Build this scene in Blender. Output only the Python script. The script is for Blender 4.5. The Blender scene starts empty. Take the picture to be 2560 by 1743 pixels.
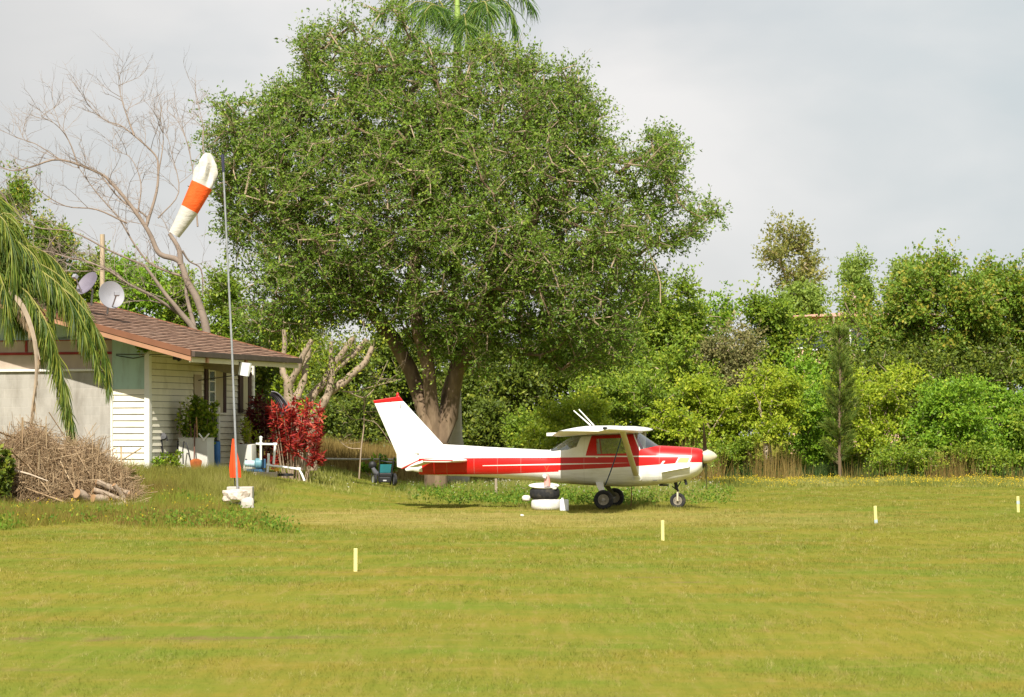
import bpy, bmesh, math, random
import numpy as np
from mathutils import Vector, Matrix
SC = bpy.context.scene
COL = SC.collection
rnd = random.Random(7)
RG = np.random.default_rng(11)
F = 7020.0          # focal length in photo pixels (photo 2560 wide)
EYE = 1.6           # eye height
HY = 1085.0         # horizon row
R = math.radians

# ------------------------------------------------------------ terrain
def sst(a, b, x):
    t = np.clip((np.asarray(x, float) - a) / (b - a), 0, 1)
    return t * t * (3 - 2 * t)
def gz(X, Y):
    X = np.asarray(X, float); Y = np.asarray(Y, float)
    z = 0.72 * sst(58.5, 67, Y) * sst(-2.0, -7.5, X)
    z = z + 0.018 * np.sin(X * 0.7 + 0.3 * Y) * np.cos(Y * 0.45) * sst(18, 30, Y)
    return z
def W(px, py, Y):
    return Vector(((px - 1280) * Y / F, Y, EYE - (py - HY) * Y / F))
def G(px, py):
    lo, hi = 8.0, 400.0
    for _ in range(50):
        m = (lo + hi) / 2
        X = (px - 1280) * m / F
        y = HY + F * (EYE - float(gz(X, m))) / m
        if y > py: lo = m
        else: hi = m
    X = (px - 1280) * lo / F
    return Vector((X, lo, float(gz(X, lo))))
def S(Y): return Y / F    # metres per photo pixel at depth Y

class Fr:
    """a local frame standing at X0,Y0, x axis turned by -deg; solves points seen at a pixel"""
    def __init__(s, X0, Y0, deg, z0=0):
        s.X0, s.Y0, s.c, s.s, s.deg, s.z0 = X0, Y0, math.cos(R(deg)), math.sin(R(deg)), deg, z0
    def dep(s, x, y): return s.Y0 - x * s.s + y * s.c
    def p(s, px, py, y=0.0):
        u = (px - 1280) / F
        x = (u * (s.Y0 + y * s.c) - s.X0 - y * s.s) / (s.c + u * s.s)
        return Vector((x, y, EYE - (py - HY) * s.dep(x, y) / F - s.z0))
    def q(s, px, py, x=0.0):
        u = (px - 1280) / F
        y = (s.X0 + x * s.c - u * (s.Y0 - x * s.s)) / (u * s.c - s.s)
        return Vector((x, y, EYE - (py - HY) * s.dep(x, y) / F - s.z0))

# ------------------------------------------------------------ nodes and materials
class NT:
    def __init__(s, tree):
        s.t = tree
    def n(s, typ, **kw):
        nd = s.t.nodes.new(typ)
        for k, v in kw.items(): setattr(nd, k, v)
        return nd
    def l(s, a, b): s.t.links.new(a, b)
    def math(s, op, a, b=None, clamp=False):
        nd = s.n('ShaderNodeMath', operation=op, use_clamp=clamp)
        for i, v in enumerate((a, b)):
            if v is None: continue
            if isinstance(v, (int, float)): nd.inputs[i].default_value = v
            else: s.l(v, nd.inputs[i])
        return nd.outputs[0]
    def mix(s, fac, a, b, mode='MIX'):
        nd = s.n('ShaderNodeMix', data_type='RGBA', blend_type=mode)
        for i, v in ((0, fac), (6, a), (7, b)):
            if isinstance(v, (int, float)): nd.inputs[i].default_value = v
            elif isinstance(v, tuple): nd.inputs[i].default_value = (*v, 1)[:4]
            else: s.l(v, nd.inputs[i])
        return nd.outputs[2]
    def noise(s, vec, scale, detail=4, rough=.55, dist=0):
        nd = s.n('ShaderNodeTexNoise')
        nd.inputs['Scale'].default_value = scale; nd.inputs['Detail'].default_value = detail
        nd.inputs['Roughness'].default_value = rough; nd.inputs['Distortion'].default_value = dist
        if vec is not None: s.l(vec, nd.inputs['Vector'])
        return nd.outputs[0]
    def ramp(s, fac, lo, hi, a=0.0, b=1.0):
        nd = s.n('ShaderNodeMapRange'); nd.clamp = True
        s.l(fac, nd.inputs[0])
        for i, v in enumerate((lo, hi, a, b)): nd.inputs[i + 1].default_value = v
        return nd.outputs[0]
    def scale(s, vec, v):
        nd = s.n('ShaderNodeMapping'); s.l(vec, nd.inputs[0]); nd.inputs['Scale'].default_value = v
        return nd.outputs[0]

def newmat(name):
    m = bpy.data.materials.new(name); m.use_nodes = True
    nt = NT(m.node_tree)
    bs = m.node_tree.nodes['Principled BSDF']
    return m, nt, bs
MC = {}
def mat(name, col, rough=.6, metal=0., var=.15, sc=4., bump=0., bsc=30., dirt=None, spec=.4, stretch=None):
    """general surface: base colour broken up by noise, optional bump and stains"""
    if name in MC: return MC[name]
    m, nt, bs = newmat(name)
    tc = nt.n('ShaderNodeTexCoord').outputs['Object']
    v = nt.scale(tc, stretch) if stretch else tc
    c = nt.mix(nt.ramp(nt.noise(v, sc), .3, .7), tuple(x * (1 - var) for x in col), tuple(min(1, x * (1 + var)) for x in col))
    if dirt:
        dc, amt, dsc = dirt
        c = nt.mix(nt.ramp(nt.noise(v, dsc, 6, .65), .5, .75, 0, amt), c, dc)
    nt.l(c, bs.inputs['Base Color'])
    bs.inputs['Roughness'].default_value = rough; bs.inputs['Metallic'].default_value = metal
    bs.inputs['Specular IOR Level'].default_value = spec
    if bump:
        b = nt.n('ShaderNodeBump'); b.inputs['Strength'].default_value = bump; b.inputs['Distance'].default_value = .02
        nt.l(nt.noise(v, bsc, 5), b.inputs['Height']); nt.l(b.outputs[0], bs.inputs['Normal'])
    MC[name] = m
    return m
def leafmat(name, a, b, c, trans=.35, rough=.5):
    """leaf colours a (deep) .. b (mid) .. c (young or yellowing) chosen per leaf by the attribute v"""
    if name in MC: return MC[name]
    m, nt, bs = newmat(name)
    at = nt.n('ShaderNodeAttribute', attribute_name='v')
    cr = nt.n('ShaderNodeValToRGB')
    e = cr.color_ramp.elements
    e[0].position = 0; e[0].color = (*a, 1); e[1].position = 1; e[1].color = (*c, 1)
    x = e.new(.55); x.color = (*b, 1)
    nt.l(at.outputs['Fac'], cr.inputs[0])
    nt.l(cr.outputs[0], bs.inputs['Base Color'])
    bs.inputs['Roughness'].default_value = rough; bs.inputs['Specular IOR Level'].default_value = .3
    tr = nt.n('ShaderNodeBsdfTranslucent')
    nt.l(nt.mix(.6, cr.outputs[0], (.55, .6, .05), 'MULTIPLY') if False else cr.outputs[0], tr.inputs[0])
    ms = nt.n('ShaderNodeMixShader'); ms.inputs[0].default_value = trans
    nt.l(bs.outputs[0], ms.inputs[1]); nt.l(tr.outputs[0], ms.inputs[2])
    nt.l(ms.outputs[0], m.node_tree.nodes['Material Output'].inputs[0])
    MC[name] = m
    return m

# ------------------------------------------------------------ objects
def tag(o, label=None, cat=None, group=None, kind=None):
    if label: o['label'] = label
    if cat: o['category'] = cat
    if group: o['group'] = group
    if kind: o['kind'] = kind
    return o
def empty(name, loc, label, cat, group=None, rz=0):
    o = bpy.data.objects.new(name, None); COL.objects.link(o)
    o.empty_display_size = .2
    o.location = loc; o.rotation_euler = (0, 0, rz)
    return tag(o, label, cat, group)
def link(name, me, m, parent=None, loc=None):
    o = bpy.data.objects.new(name, me); COL.objects.link(o)
    if m is not None:
        for x in (m if isinstance(m, (list, tuple)) else [m]): me.materials.append(x)
    if parent is not None: o.parent = parent
    if loc is not None: o.location = loc
    return o
def copy_tree(o, parent=None):
    c = o.copy(); COL.objects.link(c)
    c.parent = parent
    for ch in list(o.children): copy_tree(ch, c)
    return c

class MB:
    """collects boxes, tubes, lathes, sheets; builds them as ONE mesh object"""
    def __init__(s): s.v = []; s.f = []; s.mi = []; s.cur = 0
    def add(s, vs, fs):
        o = len(s.v); s.v += [tuple(x) for x in vs]
        s.f += [tuple(o + i for i in f) for f in fs]; s.mi += [s.cur] * len(fs)
    def box(s, c, d, rot=None):
        hx, hy, hz = d[0] / 2, d[1] / 2, d[2] / 2
        vs = [Vector((x * hx, y * hy, z * hz)) for z in (-1, 1) for y in (-1, 1) for x in (-1, 1)]
        if rot is not None: vs = [rot @ v for v in vs]
        s.add([v + Vector(c) for v in vs], [(0, 2, 3, 1), (4, 5, 7, 6), (0, 1, 5, 4), (2, 6, 7, 3), (0, 4, 6, 2), (1, 3, 7, 5)])
    def hexa(s, a, b):
        """two loops of 4 points joined"""
        s.add(list(a) + list(b), [(3, 2, 1, 0), (4, 5, 6, 7)] + [(i, (i + 1) % 4, 4 + (i + 1) % 4, 4 + i) for i in range(4)])
    def prism(s, pts, axis, d):
        """polygon pts (3D) extruded by vector d"""
        n = len(pts); d = Vector(d)
        s.add([Vector(p) for p in pts] + [Vector(p) + d for p in pts],
              [tuple(range(n))[::-1], tuple(range(n, 2 * n))] + [(i, (i + 1) % n, n + (i + 1) % n, n + i) for i in range(n)])
    def tube(s, pts, rad, n=8, cap=True, flat=None):
        pts = [Vector(p) for p in pts]
        if not isinstance(rad, (list, tuple)): rad = [rad] * len(pts)
        vs, fs = [], []
        up = None
        for i, p in enumerate(pts):
            t = (pts[min(i + 1, len(pts) - 1)] - pts[max(i - 1, 0)])
            t = t.normalized() if t.length > 1e-9 else Vector((0, 0, 1))
            if up is None:
                up = Vector((1, 0, 0)) if abs(t.x) < .8 else Vector((0, 1, 0))
            a = (up - t * up.dot(t)); a = a.normalized() if a.length > 1e-6 else t.orthogonal().normalized()
            up = a
            b = t.cross(a)
            for k in range(n):
                th = 2 * math.pi * k / n
                fa, fb = flat if flat else (1, 1)
                vs.append(p + a * (math.cos(th) * rad[i] * fa) + b * (math.sin(th) * rad[i] * fb))
        for i in range(len(pts) - 1):
            for k in range(n):
                fs.append((i * n + k, i * n + (k + 1) % n, (i + 1) * n + (k + 1) % n, (i + 1) * n + k))
        if cap:
            fs.append(tuple(range(n))[::-1]); fs.append(tuple((len(pts) - 1) * n + k for k in range(n)))
        s.add(vs, fs)
    def lathe(s, prof, c=(0, 0, 0), n=24, rot=None, sx=1, sy=1):
        """prof: list of (r,z) turned about z"""
        vs, fs = [], []
        for r, z in prof:
            for k in range(n):
                th = 2 * math.pi * k / n
                v = Vector((math.cos(th) * r * sx, math.sin(th) * r * sy, z))
                if rot is not None: v = rot @ v
                vs.append(v + Vector(c))
        m = len(prof)
        for i in range(m - 1):
            for k in range(n):
                fs.append((i * n + k, i * n + (k + 1) % n, (i + 1) * n + (k + 1) % n, (i + 1) * n + k))
        if prof[0][0] > 1e-6 and prof[0] != prof[-1]: fs.append(tuple(range(n))[::-1])
        if prof[-1][0] > 1e-6 and prof[0] != prof[-1]: fs.append(tuple((m - 1) * n + k for k in range(n)))
        s.add(vs, fs)
    def sheet(s, rows):
        """grid of points rows[i][j]"""
        n = len(rows[0]); vs = [p for r in rows for p in r]
        s.add(vs, [(i * n + j, i * n + j + 1, (i + 1) * n + j + 1, (i + 1) * n + j) for i in range(len(rows) - 1) for j in range(n - 1)])
    def build(s, name, m, parent=None, org=None, smooth=None, bevel=0, merge=False, world=False):
        """org: top-level origin (world coordinates in); world: points are in world coordinates below an unrotated parent"""
        off = Vector((0, 0, 0))
        if org is not None: off = Vector(org)
        elif world and parent is not None: off = Vector(parent.location)
        me = bpy.data.meshes.new(name)
        me.from_pydata([tuple(Vector(v) - off) for v in s.v], [], s.f)
        for p, i in zip(me.polygons, s.mi): p.material_index = i
        bm = bmesh.new(); bm.from_mesh(me)
        if merge: bmesh.ops.remove_doubles(bm, verts=bm.verts, dist=1e-4)
        bmesh.ops.recalc_face_normals(bm, faces=bm.faces)
        if bevel:
            es = [e for e in bm.edges if len(e.link_faces) == 2 and e.calc_face_angle(0) > .6]
            bmesh.ops.bevel(bm, geom=es, offset=bevel, segments=2, affect='EDGES', profile=.6, clamp_overlap=True)
        bm.to_mesh(me); bm.free()
        if smooth is not None:
            me.shade_smooth()
            me.set_sharp_from_angle(angle=smooth)
        return link(name, me, m, parent, off if org is not None else None)

def np_mesh(name, V, Fc, m, parent=None, org=None, attr=None, smooth=False):
    """fast big mesh: V (N,3) world points, Fc (M,k) faces, attr: per-vertex float 'v'"""
    V = np.asarray(V, np.float32); off = np.zeros(3, np.float32)
    if org is not None: off = np.array(org, np.float32)
    elif parent is not None: off = np.array(parent.location, np.float32)
    me = bpy.data.meshes.new(name)
    k = Fc.shape[1]
    me.vertices.add(len(V)); me.vertices.foreach_set('co', (V - off).ravel())
    me.loops.add(Fc.size); me.loops.foreach_set('vertex_index', Fc.astype(np.int32).ravel())
    me.polygons.add(len(Fc))
    me.polygons.foreach_set('loop_start', np.arange(0, Fc.size, k, dtype=np.int32))
    if attr is not None:
        a = me.attributes.new('v', 'FLOAT', 'POINT'); a.data.foreach_set('value', np.asarray(attr, np.float32))
    me.update(calc_edges=True)
    if smooth: me.shade_smooth()
    return link(name, me, m, parent, off.tolist() if org is not None else None)

def unit(a):
    return a / np.maximum(np.linalg.norm(a, axis=-1, keepdims=True), 1e-9)
def leaves(C, D, L, Wd, nrm=None):
    """rhombic leaves: centres C, axes D, lengths L, widths Wd -> verts, faces"""
    n = len(C)
    if nrm is None: nrm = RG.normal(size=(n, 3)) + np.array([0, -.25, .7])
    s = unit(np.cross(D, nrm)); L = np.asarray(L)[:, None]; Wd = np.asarray(Wd)[:, None]
    V = np.empty((n, 4, 3))
    V[:, 0] = C; V[:, 1] = C + D * L * .45 + s * Wd * .5; V[:, 2] = C + D * L; V[:, 3] = C + D * L * .45 - s * Wd * .5
    return V.reshape(-1, 3), np.arange(4 * n).reshape(n, 4)
def blades(B, D, Hh, Wd, bend):
    """grass blades: 3-point triangles rising from B along D"""
    n = len(B)
    th = RG.uniform(-1.0, 1.0, n)
    s = np.stack([np.cos(th), np.sin(th), np.zeros(n)], 1)
    V = np.empty((n, 3, 3))
    V[:, 0] = B - s * Wd[:, None] * .5; V[:, 1] = B + s * Wd[:, None] * .5; V[:, 2] = B + D * Hh[:, None]
    return V.reshape(-1, 3), np.arange(3 * n).reshape(n, 3)
# ------------------------------------------------------------ camera, sun, sky
cam = bpy.data.cameras.new('camera'); co = bpy.data.objects.new('camera', cam); COL.objects.link(co)
co.location = (0, 0, EYE); co.rotation_euler = (R(90), 0, 0)
cam.sensor_width = 36; cam.lens = F / 2560 * 36
cam.shift_y = (HY - 871.5) / 2560
cam.clip_end = 4000; cam.clip_start = .5
cam.dof.use_dof = True; cam.dof.focus_distance = 62; cam.dof.aperture_fstop = 8
SC.camera = co
SUN_AZ, SUN_EL = R(8), R(45)      # sun behind the photographer, a little to the left
sd = Vector((-math.sin(SUN_AZ) * math.cos(SUN_EL), -math.cos(SUN_AZ) * math.cos(SUN_EL), math.sin(SUN_EL)))
sl = bpy.data.lights.new('sun', 'SUN'); sl.energy = 5.0; sl.angle = R(.55); sl.color = (1, .95, .85)
so = bpy.data.objects.new('sun', sl); COL.objects.link(so)
so.rotation_euler = sd.to_track_quat('Z', 'Y').to_euler(); so.location = (-10, -30, 40)
wd = bpy.data.worlds.new('World'); SC.world = wd; wd.use_nodes = True
nt = NT(wd.node_tree)
bg = wd.node_tree.nodes['Background']
sky = nt.n('ShaderNodeTexSky', sky_type='NISHITA'); sky.sun_disc = False
sky.sun_elevation = SUN_EL; sky.sun_rotation = math.pi + SUN_AZ
sky.air_density = 1.2; sky.dust_density = 2.5
tc = nt.n('ShaderNodeTexCoord').outputs['Generated']
v = nt.scale(tc, (3, 3, 5))
n1 = nt.noise(v, 1.7, 5, .5, .4)
n2 = nt.noise(nt.scale(tc, (6, 6, 12)), 1.6, 5, .5, .3)
nn = nt.math('ADD', nt.math('MULTIPLY', n1, .6), nt.math('MULTIPLY', n2, .4))
sx = nt.n('ShaderNodeSeparateXYZ'); nt.l(tc, sx.inputs[0])
cl = nt.mix(nt.ramp(nn, .40, .60), (4.85, 4.9, 4.95), (6.2, 6.08, 5.98))
thin = nt.math('MULTIPLY', nt.ramp(sx.outputs[0], .05, .165), nt.ramp(nn, .66, .5, .55, 1))      # the veil is thinner to the right
cl = nt.mix(nt.ramp(sx.outputs[0], -.09, -.185, 0, .8), cl, (4.5, 4.52, 4.5))
cl = nt.mix(nt.math('MULTIPLY', thin, .85), cl, (4.25, 4.68, 4.86))     # thin high cloud, grey folds and whiter veils
c = nt.mix(nt.ramp(nn, .36, .55, .86, .97), sky.outputs[0], cl)
nt.l(c, bg.inputs[0]); bg.inputs[1].default_value = .1
SC.view_settings.view_transform = 'Standard'; SC.view_settings.look = 'None'
SC.view_settings.exposure = .53; SC.view_settings.gamma = 1
SC.render.engine = 'CYCLES'
SC.cycles.max_bounces = 6; SC.cycles.transparent_max_bounces = 12
SC.cycles.diffuse_bounces = 3; SC.cycles.glossy_bounces = 3
SC.cycles.use_denoising = True

# ------------------------------------------------------------ ground and grass
def field_colour(nt):
    g = nt.n('ShaderNodeNewGeometry').outputs['Position']
    big = nt.noise(nt.scale(g, (.10, .13, 0)), 1, 3, .5)
    mid = nt.noise(nt.scale(g, (.45, .6, 0)), 1, 5, .6)
    fine = nt.noise(nt.scale(g, (5, 5, 0)), 1, 6, .7)
    olive, green, straw = (.236, .206, .027), (.140, .205, .019), (.33, .25, .080)
    c = nt.mix(nt.ramp(mid, .38, .62), olive, green)
    c = nt.mix(nt.ramp(big, .47, .70, 0, .75), c, (.245, .232, .026))
    m2 = nt.noise(nt.scale(g, (.75, 1.7, 4)), 1.3, 7, .72)
    c = nt.mix(nt.ramp(m2, .52, .76, 0, .72), c, straw)
    c = nt.mix(nt.ramp(fine, .35, .7, -.0, .45), c, nt.mix(.5, c, (.33, .29, .05)))
    m3 = nt.noise(nt.scale(g, (.35, 1.3, 0)), 1.1, 5, .6)
    c = nt.mix(nt.ramp(m3, .62, .74, 0, .75), c, (.21, .135, .07))          # bare earth in worn spots
    tuft = nt.noise(nt.scale(g, (7.5, .62, 0)), 1, 5, .65)
    c = nt.mix(nt.ramp(tuft, .50, .70, 0, .55), c, (.125, .165, .014))
    c = nt.mix(nt.ramp(tuft, .46, .28, 0, .55), c, (.34, .255, .085))
    # worn, sun-bleached strip in front of the parked aeroplane
    sep = nt.n('ShaderNodeSeparateXYZ'); nt.l(g, sep.inputs[0])
    yy = nt.math('ADD', sep.outputs[1], nt.math('MULTIPLY', nt.math('SUBTRACT', mid, .5), 14))
    st = nt.math('MULTIPLY', nt.ramp(yy, 46.5, 50.5), nt.ramp(yy, 60, 56))
    xx = nt.math('ADD', sep.outputs[0], nt.math('MULTIPLY', nt.math('SUBTRACT', m2, .5), 12))
    st = nt.math('MULTIPLY', st, nt.math('MULTIPLY', nt.ramp(xx, -7.5, -2.5), nt.ramp(xx, 9, 2)))
    c = nt.mix(nt.math('MULTIPLY', nt.math('MULTIPLY', st, nt.ramp(m2, .36, .60, .15, 1)), .68), c, (.44, .34, .125))
    for px, hx in ((262, .16), (490, .36), (60, .14)):                # two or three bald strips of earth near the camera
        g0 = G(px, 1597); sv = nt.n('ShaderNodeVectorMath', operation='SUBTRACT'); nt.l(g, sv.inputs[0]); sv.inputs[1].default_value = g0
        ln = nt.n('ShaderNodeVectorMath', operation='LENGTH'); nt.l(nt.scale(sv.outputs[0], (1 / hx, 1 / .30, 0)), ln.inputs[0])
        q = nt.math('ADD', ln.outputs['Value'], nt.math('MULTIPLY', nt.math('SUBTRACT', fine, .5), 4.5))
        c = nt.mix(nt.ramp(q, 1.25, .2, 0, .7), c, (.22, .15, .065))
    return c
gm, nt, bs = newmat('field_soil_and_thatch')
c = field_colour(nt)
nt.l(nt.mix(.22, c, (.15, .11, .05)), bs.inputs['Base Color']); bs.inputs['Roughness'].default_value = 1
bs.inputs['Specular IOR Level'].default_value = 0
b = nt.n('ShaderNodeBump'); b.inputs['Strength'].default_value = .6; b.inputs['Distance'].default_value = .05
g = nt.n('ShaderNodeNewGeometry').outputs['Position']
nt.l(nt.noise(g, 9, 5, .7), b.inputs['Height']); nt.l(b.outputs[0], bs.inputs['Normal'])
xs = np.concatenate([np.linspace(-900, -60, 12), np.linspace(-56, 56, 113), np.linspace(60, 900, 12)])
ys = np.concatenate([np.linspace(-300, -10, 6), np.linspace(0, 180, 181), np.linspace(190, 2000, 14)])
XX, YY = np.meshgrid(xs, ys)
V = np.stack([XX.ravel(), YY.ravel(), gz(XX, YY).ravel()], 1)
nx, ny = len(xs), len(ys)
idx = np.arange(nx * ny).reshape(ny, nx)
Fc = np.stack([idx[:-1, :-1].ravel(), idx[:-1, 1:].ravel(), idx[1:, 1:].ravel(), idx[1:, :-1].ravel()], 1)
gr = np_mesh('ground', V, Fc, gm, smooth=True); tag(gr, kind='structure')

bm_, nt, bs = newmat('mown_grass')
c = field_colour(nt)
at = nt.n('ShaderNodeAttribute', attribute_name='v').outputs['Fac']
c = nt.mix(nt.ramp(at, 0, .6), nt.mix(.62, c, (.085, .125, .014)), c)
c = nt.mix(nt.ramp(at, .70, 1, 0, .85), c, (.50, .42, .17))
nt.l(c, bs.inputs['Base Color']); bs.inputs['Roughness'].default_value = .75; bs.inputs['Specular IOR Level'].default_value = .2
tr = nt.n('ShaderNodeBsdfTranslucent'); nt.l(c, tr.inputs[0])
ms = nt.n('ShaderNodeMixShader'); ms.inputs[0].default_value = .3
nt.l(bs.outputs[0], ms.inputs[1]); nt.l(tr.outputs[0], ms.inputs[2])
nt.l(ms.outputs[0], bm_.node_tree.nodes['Material Output'].inputs[0])
def scatter(n, y0, y1, pw, half=.205):
    u = RG.uniform(size=n); e = 2 - pw
    Y = (y0 ** e + u * (y1 ** e - y0 ** e)) ** (1 / e)
    X = RG.uniform(-1, 1, n) * (half * Y + 1.5)
    return X, Y
def blade_field(name, X, Y, h, wk, m, lean=.45, v=None, z=None):
    n = len(X)
    B = np.stack([X, Y, (gz(X, Y) if z is None else z) - .01], 1)
    D = unit(np.stack([RG.normal(0, lean, n), RG.normal(0, lean, n), np.ones(n)], 1))
    V, Fc = blades(B, D, h, wk, 0)
    a = RG.uniform(size=n) if v is None else v
    return np_mesh(name, V, Fc, m, attr=np.repeat(a, 3))
X, Y = scatter(700000, 15.5, 90, 1.75)
cl = .6 + .8 * (np.sin(X * 2.1 + np.sin(Y * 1.7)) * np.sin(Y * 1.3 + np.sin(X * 2.3)) * .5 + .5)   # clumps stand a little higher
h = RG.uniform(.022, .058, len(X)) * cl * (.62 + .38 * sst(24, 45, Y))
cw = .045 * Y / 22                                     # small tufts share a tint and a height
hs = np.sin(np.floor(X / cw) * 127.1 + np.floor(np.log(Y) * 46 + .35 * np.sin(X * 7)) * 311.7) * 43758.5453; hs = hs - np.floor(hs)
h = h * (.6 + .8 * hs)
g = blade_field('grass', X, Y, h, RG.uniform(.0035, .007, len(X)) * (.5 + Y / 40), bm_, .6, v=np.clip(.62 * hs + .38 * RG.uniform(size=len(X)), 0, 1))
tag(g, 'short mown grass, yellow green with dry straw patches, covering the airfield', 'grass', kind='stuff')
# ------------------------------------------------------------ the parked aeroplane (nose to the right, turned 8 degrees towards the camera)
PF = Fr((1523 - 1280) * 60.2 / F, 60.2, 8.0)
plane = empty('airplane', (PF.X0, PF.Y0, 0), 'small white high-wing aeroplane with red bands parked on the grass', 'airplane', rz=-R(8))
p = PF.p
RED, WHITE, CREAM = (.54, .008, .008), (.80, .79, .75), (.56, .50, .36)
white = mat('aircraft_white', WHITE, .38, var=.03, sc=2, dirt=((.45, .42, .33), .28, 1.7), spec=.45)
red = mat('aircraft_red', RED, .35, var=.08, sc=2.5, spec=.45)
cream = mat('aircraft_cream', CREAM, .4, var=.06)
dark = mat('dark_metal', (.03, .03, .032), .5, .3, var=.3, sc=20)
steel = mat('grey_metal', (.30, .30, .31), .4, .7, var=.2, sc=12)
rubber = mat('tyre_rubber', (.018, .018, .02), .85, var=.4, sc=14, dirt=((.12, .10, .07), .5, 9))
# -- painted fuselage: colours set out by straight edges in the side view
fm, nt, bs = newmat('fuselage_paint')
tco = nt.n('ShaderNodeTexCoord').outputs['Object']
def half(a, b):
    """1 on the left of the line a->b walked in the side view (photo pixels on the near flank)"""
    A, B = p(a[0], a[1], -.5), p(b[0], b[1], -.5)
    nx, nz = -(B.z - A.z), (B.x - A.x)
    k = math.hypot(nx, nz); nx /= k; nz /= k
    d = nt.n('ShaderNodeVectorMath', operation='DOT_PRODUCT'); nt.l(tco, d.inputs[0]); d.inputs[1].default_value = (nx, 0, nz)
    return nt.math('GREATER_THAN', d.outputs['Value'], nx * A.x + nz * A.z)
def poly(pts):
    """convex area, points in photo order going clockwise as seen (y down)"""
    r = None
    for i in range(len(pts)):
        h = half(pts[(i + 1) % len(pts)], pts[i])
        r = h if r is None else nt.math('MULTIPLY', r, h)
    return r
wn = nt.noise(tco, 2.2, 5, .6)
wcol = nt.mix(nt.ramp(wn, .52, .75, 0, .45), WHITE, (.52, .50, .40))
wcol = nt.mix(nt.ramp(nt.noise(nt.scale(tco, (1.2, 1, 14)), 1.5, 4), .55, .8, 0, .25), wcol, (.50, .46, .36))
rcol = nt.mix(nt.ramp(wn, .3, .7), RED, (.45, .010, .009))
c = wcol
def paint(col, *polys):
    global c
    for q in polys: c = nt.mix(poly(q), c, col)
paint(rcol, [(1030, 1147), (1250, 1145), (1250, 1186.3), (1030, 1188)], [(1249, 1145), (1396, 1144), (1396, 1179.6), (1249, 1186.3)],
      [(1395, 1144), (1730, 1141), (1730, 1159), (1566, 1167.5), (1395, 1179.7)])
paint(rcol, [(1464, 1139.5), (1477, 1089), (1581, 1085), (1603, 1136), (1603, 1140)], [(1600, 1124), (1646, 1108), (1646, 1141), (1598, 1141)],
      [(1645, 1105), (1775, 1110), (1775, 1141.2), (1645, 1141.2)], [(1727, 1140), (1775, 1140), (1775, 1156), (1727, 1156.5)])
paint(WHITE, [(1464, 1139.6), (1728, 1139.6), (1728, 1142.6), (1464, 1142.6)],                       # pin stripe
      [(1202, 1161), (1400, 1159), (1663, 1152.4), (1662, 1155), (1400, 1162.4), (1202, 1165.6)],    # middle stripe
      [(1657, 1152.6), (1663, 1152.4), (1653, 1166), (1647, 1166)],
      [(1697, 1141), (1729, 1141), (1722, 1160), (1687, 1160)])
paint((.62, .46, .19), [(1700, 1144), (1724, 1144), (1718, 1157), (1692, 1157)])
seam = None
for px in (1727, 1648, 1460, 1300, 1240, 1180, 1110):
    A = p(px, 1150, -.5)
    sx = nt.n('ShaderNodeSeparateXYZ'); nt.l(tco, sx.inputs[0])
    d = nt.math('LESS_THAN', nt.math('ABSOLUTE', nt.math('SUBTRACT', sx.outputs[0], A.x)), .006)
    seam = d if seam is None else nt.math('MAXIMUM', seam, d)
c = nt.mix(nt.math('MULTIPLY', seam, .26), c, (.45, .40, .35))
sx = nt.n('ShaderNodeSeparateXYZ'); nt.l(tco, sx.inputs[0])
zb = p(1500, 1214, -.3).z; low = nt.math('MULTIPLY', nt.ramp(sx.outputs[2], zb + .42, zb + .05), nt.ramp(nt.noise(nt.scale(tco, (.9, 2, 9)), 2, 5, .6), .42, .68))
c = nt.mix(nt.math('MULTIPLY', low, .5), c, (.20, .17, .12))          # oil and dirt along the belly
nt.l(c, bs.inputs['Base Color']); bs.inputs['Roughness'].default_value = .34; bs.inputs['Specular IOR Level'].default_value = .45
# -- fuselage skin
ST = [(1048, 1127, 1186, .045), (1060, 1118, 1187.5, .07), (1106, 1111, 1189, .13), (1160, 1113.5, 1191, .19), (1220, 1117.5, 1193.5, .26),
      (1300, 1121.5, 1199, .37), (1350, 1124, 1203, .43), (1375, 1125, 1205, .46), (1400, 1110, 1207.5, .48), (1425, 1095, 1209.5, .5), (1436, 1090, 1210.5, .51), (1470, 1086, 1213, .52),
      (1520, 1083, 1215.5, .52), (1560, 1081, 1217, .52), (1597, 1080, 1216, .52), (1620, 1096, 1214.5, .51), (1645, 1113, 1212, .5),
      (1650, 1114, 1211.5, .495), (1690, 1116, 1206, .46), (1727, 1118.5, 1197, .42), (1745, 1120.5, 1188, .385), (1754, 1123.5, 1179, .355), (1758, 1127, 1172, .325)]
pxs = sorted(set([s[0] for s in ST] + list(range(1052, 1758, 9))))
def st_at(px):
    a = np.array(ST)
    return [float(np.interp(px, a[:, 0], a[:, i])) for i in (1, 2, 3)]
NR = 40
bm = bmesh.new(); rings = []
for px in pxs:
    t, b, hw = st_at(px)
    T, B = p(px, t, 0), p(px, b, 0)
    mid, hh = (T.z + B.z) / 2, (T.z - B.z) / 2
    n = 2.4 + 1.0 * float(sst(1250, 1450, px)) - .5 * float(sst(1650, 1750, px))
    ring = []
    for k in range(NR):
        th = 2 * math.pi * (k + .5) / NR
        cs, sn = math.cos(th), math.sin(th)
        y = hw * math.copysign(abs(cs) ** (2 / n), cs) * (1 - .10 * max(0, sn))
        ring.append(bm.verts.new((T.x, y, mid + hh * math.copysign(abs(sn) ** (2 / n), sn))))
    rings.append(ring)
for a, b in zip(rings, rings[1:]):
    for k in range(NR): bm.faces.new((a[k], a[(k + 1) % NR], b[(k + 1) % NR], b[k]))
bm.faces.new(rings[0][::-1])
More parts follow.
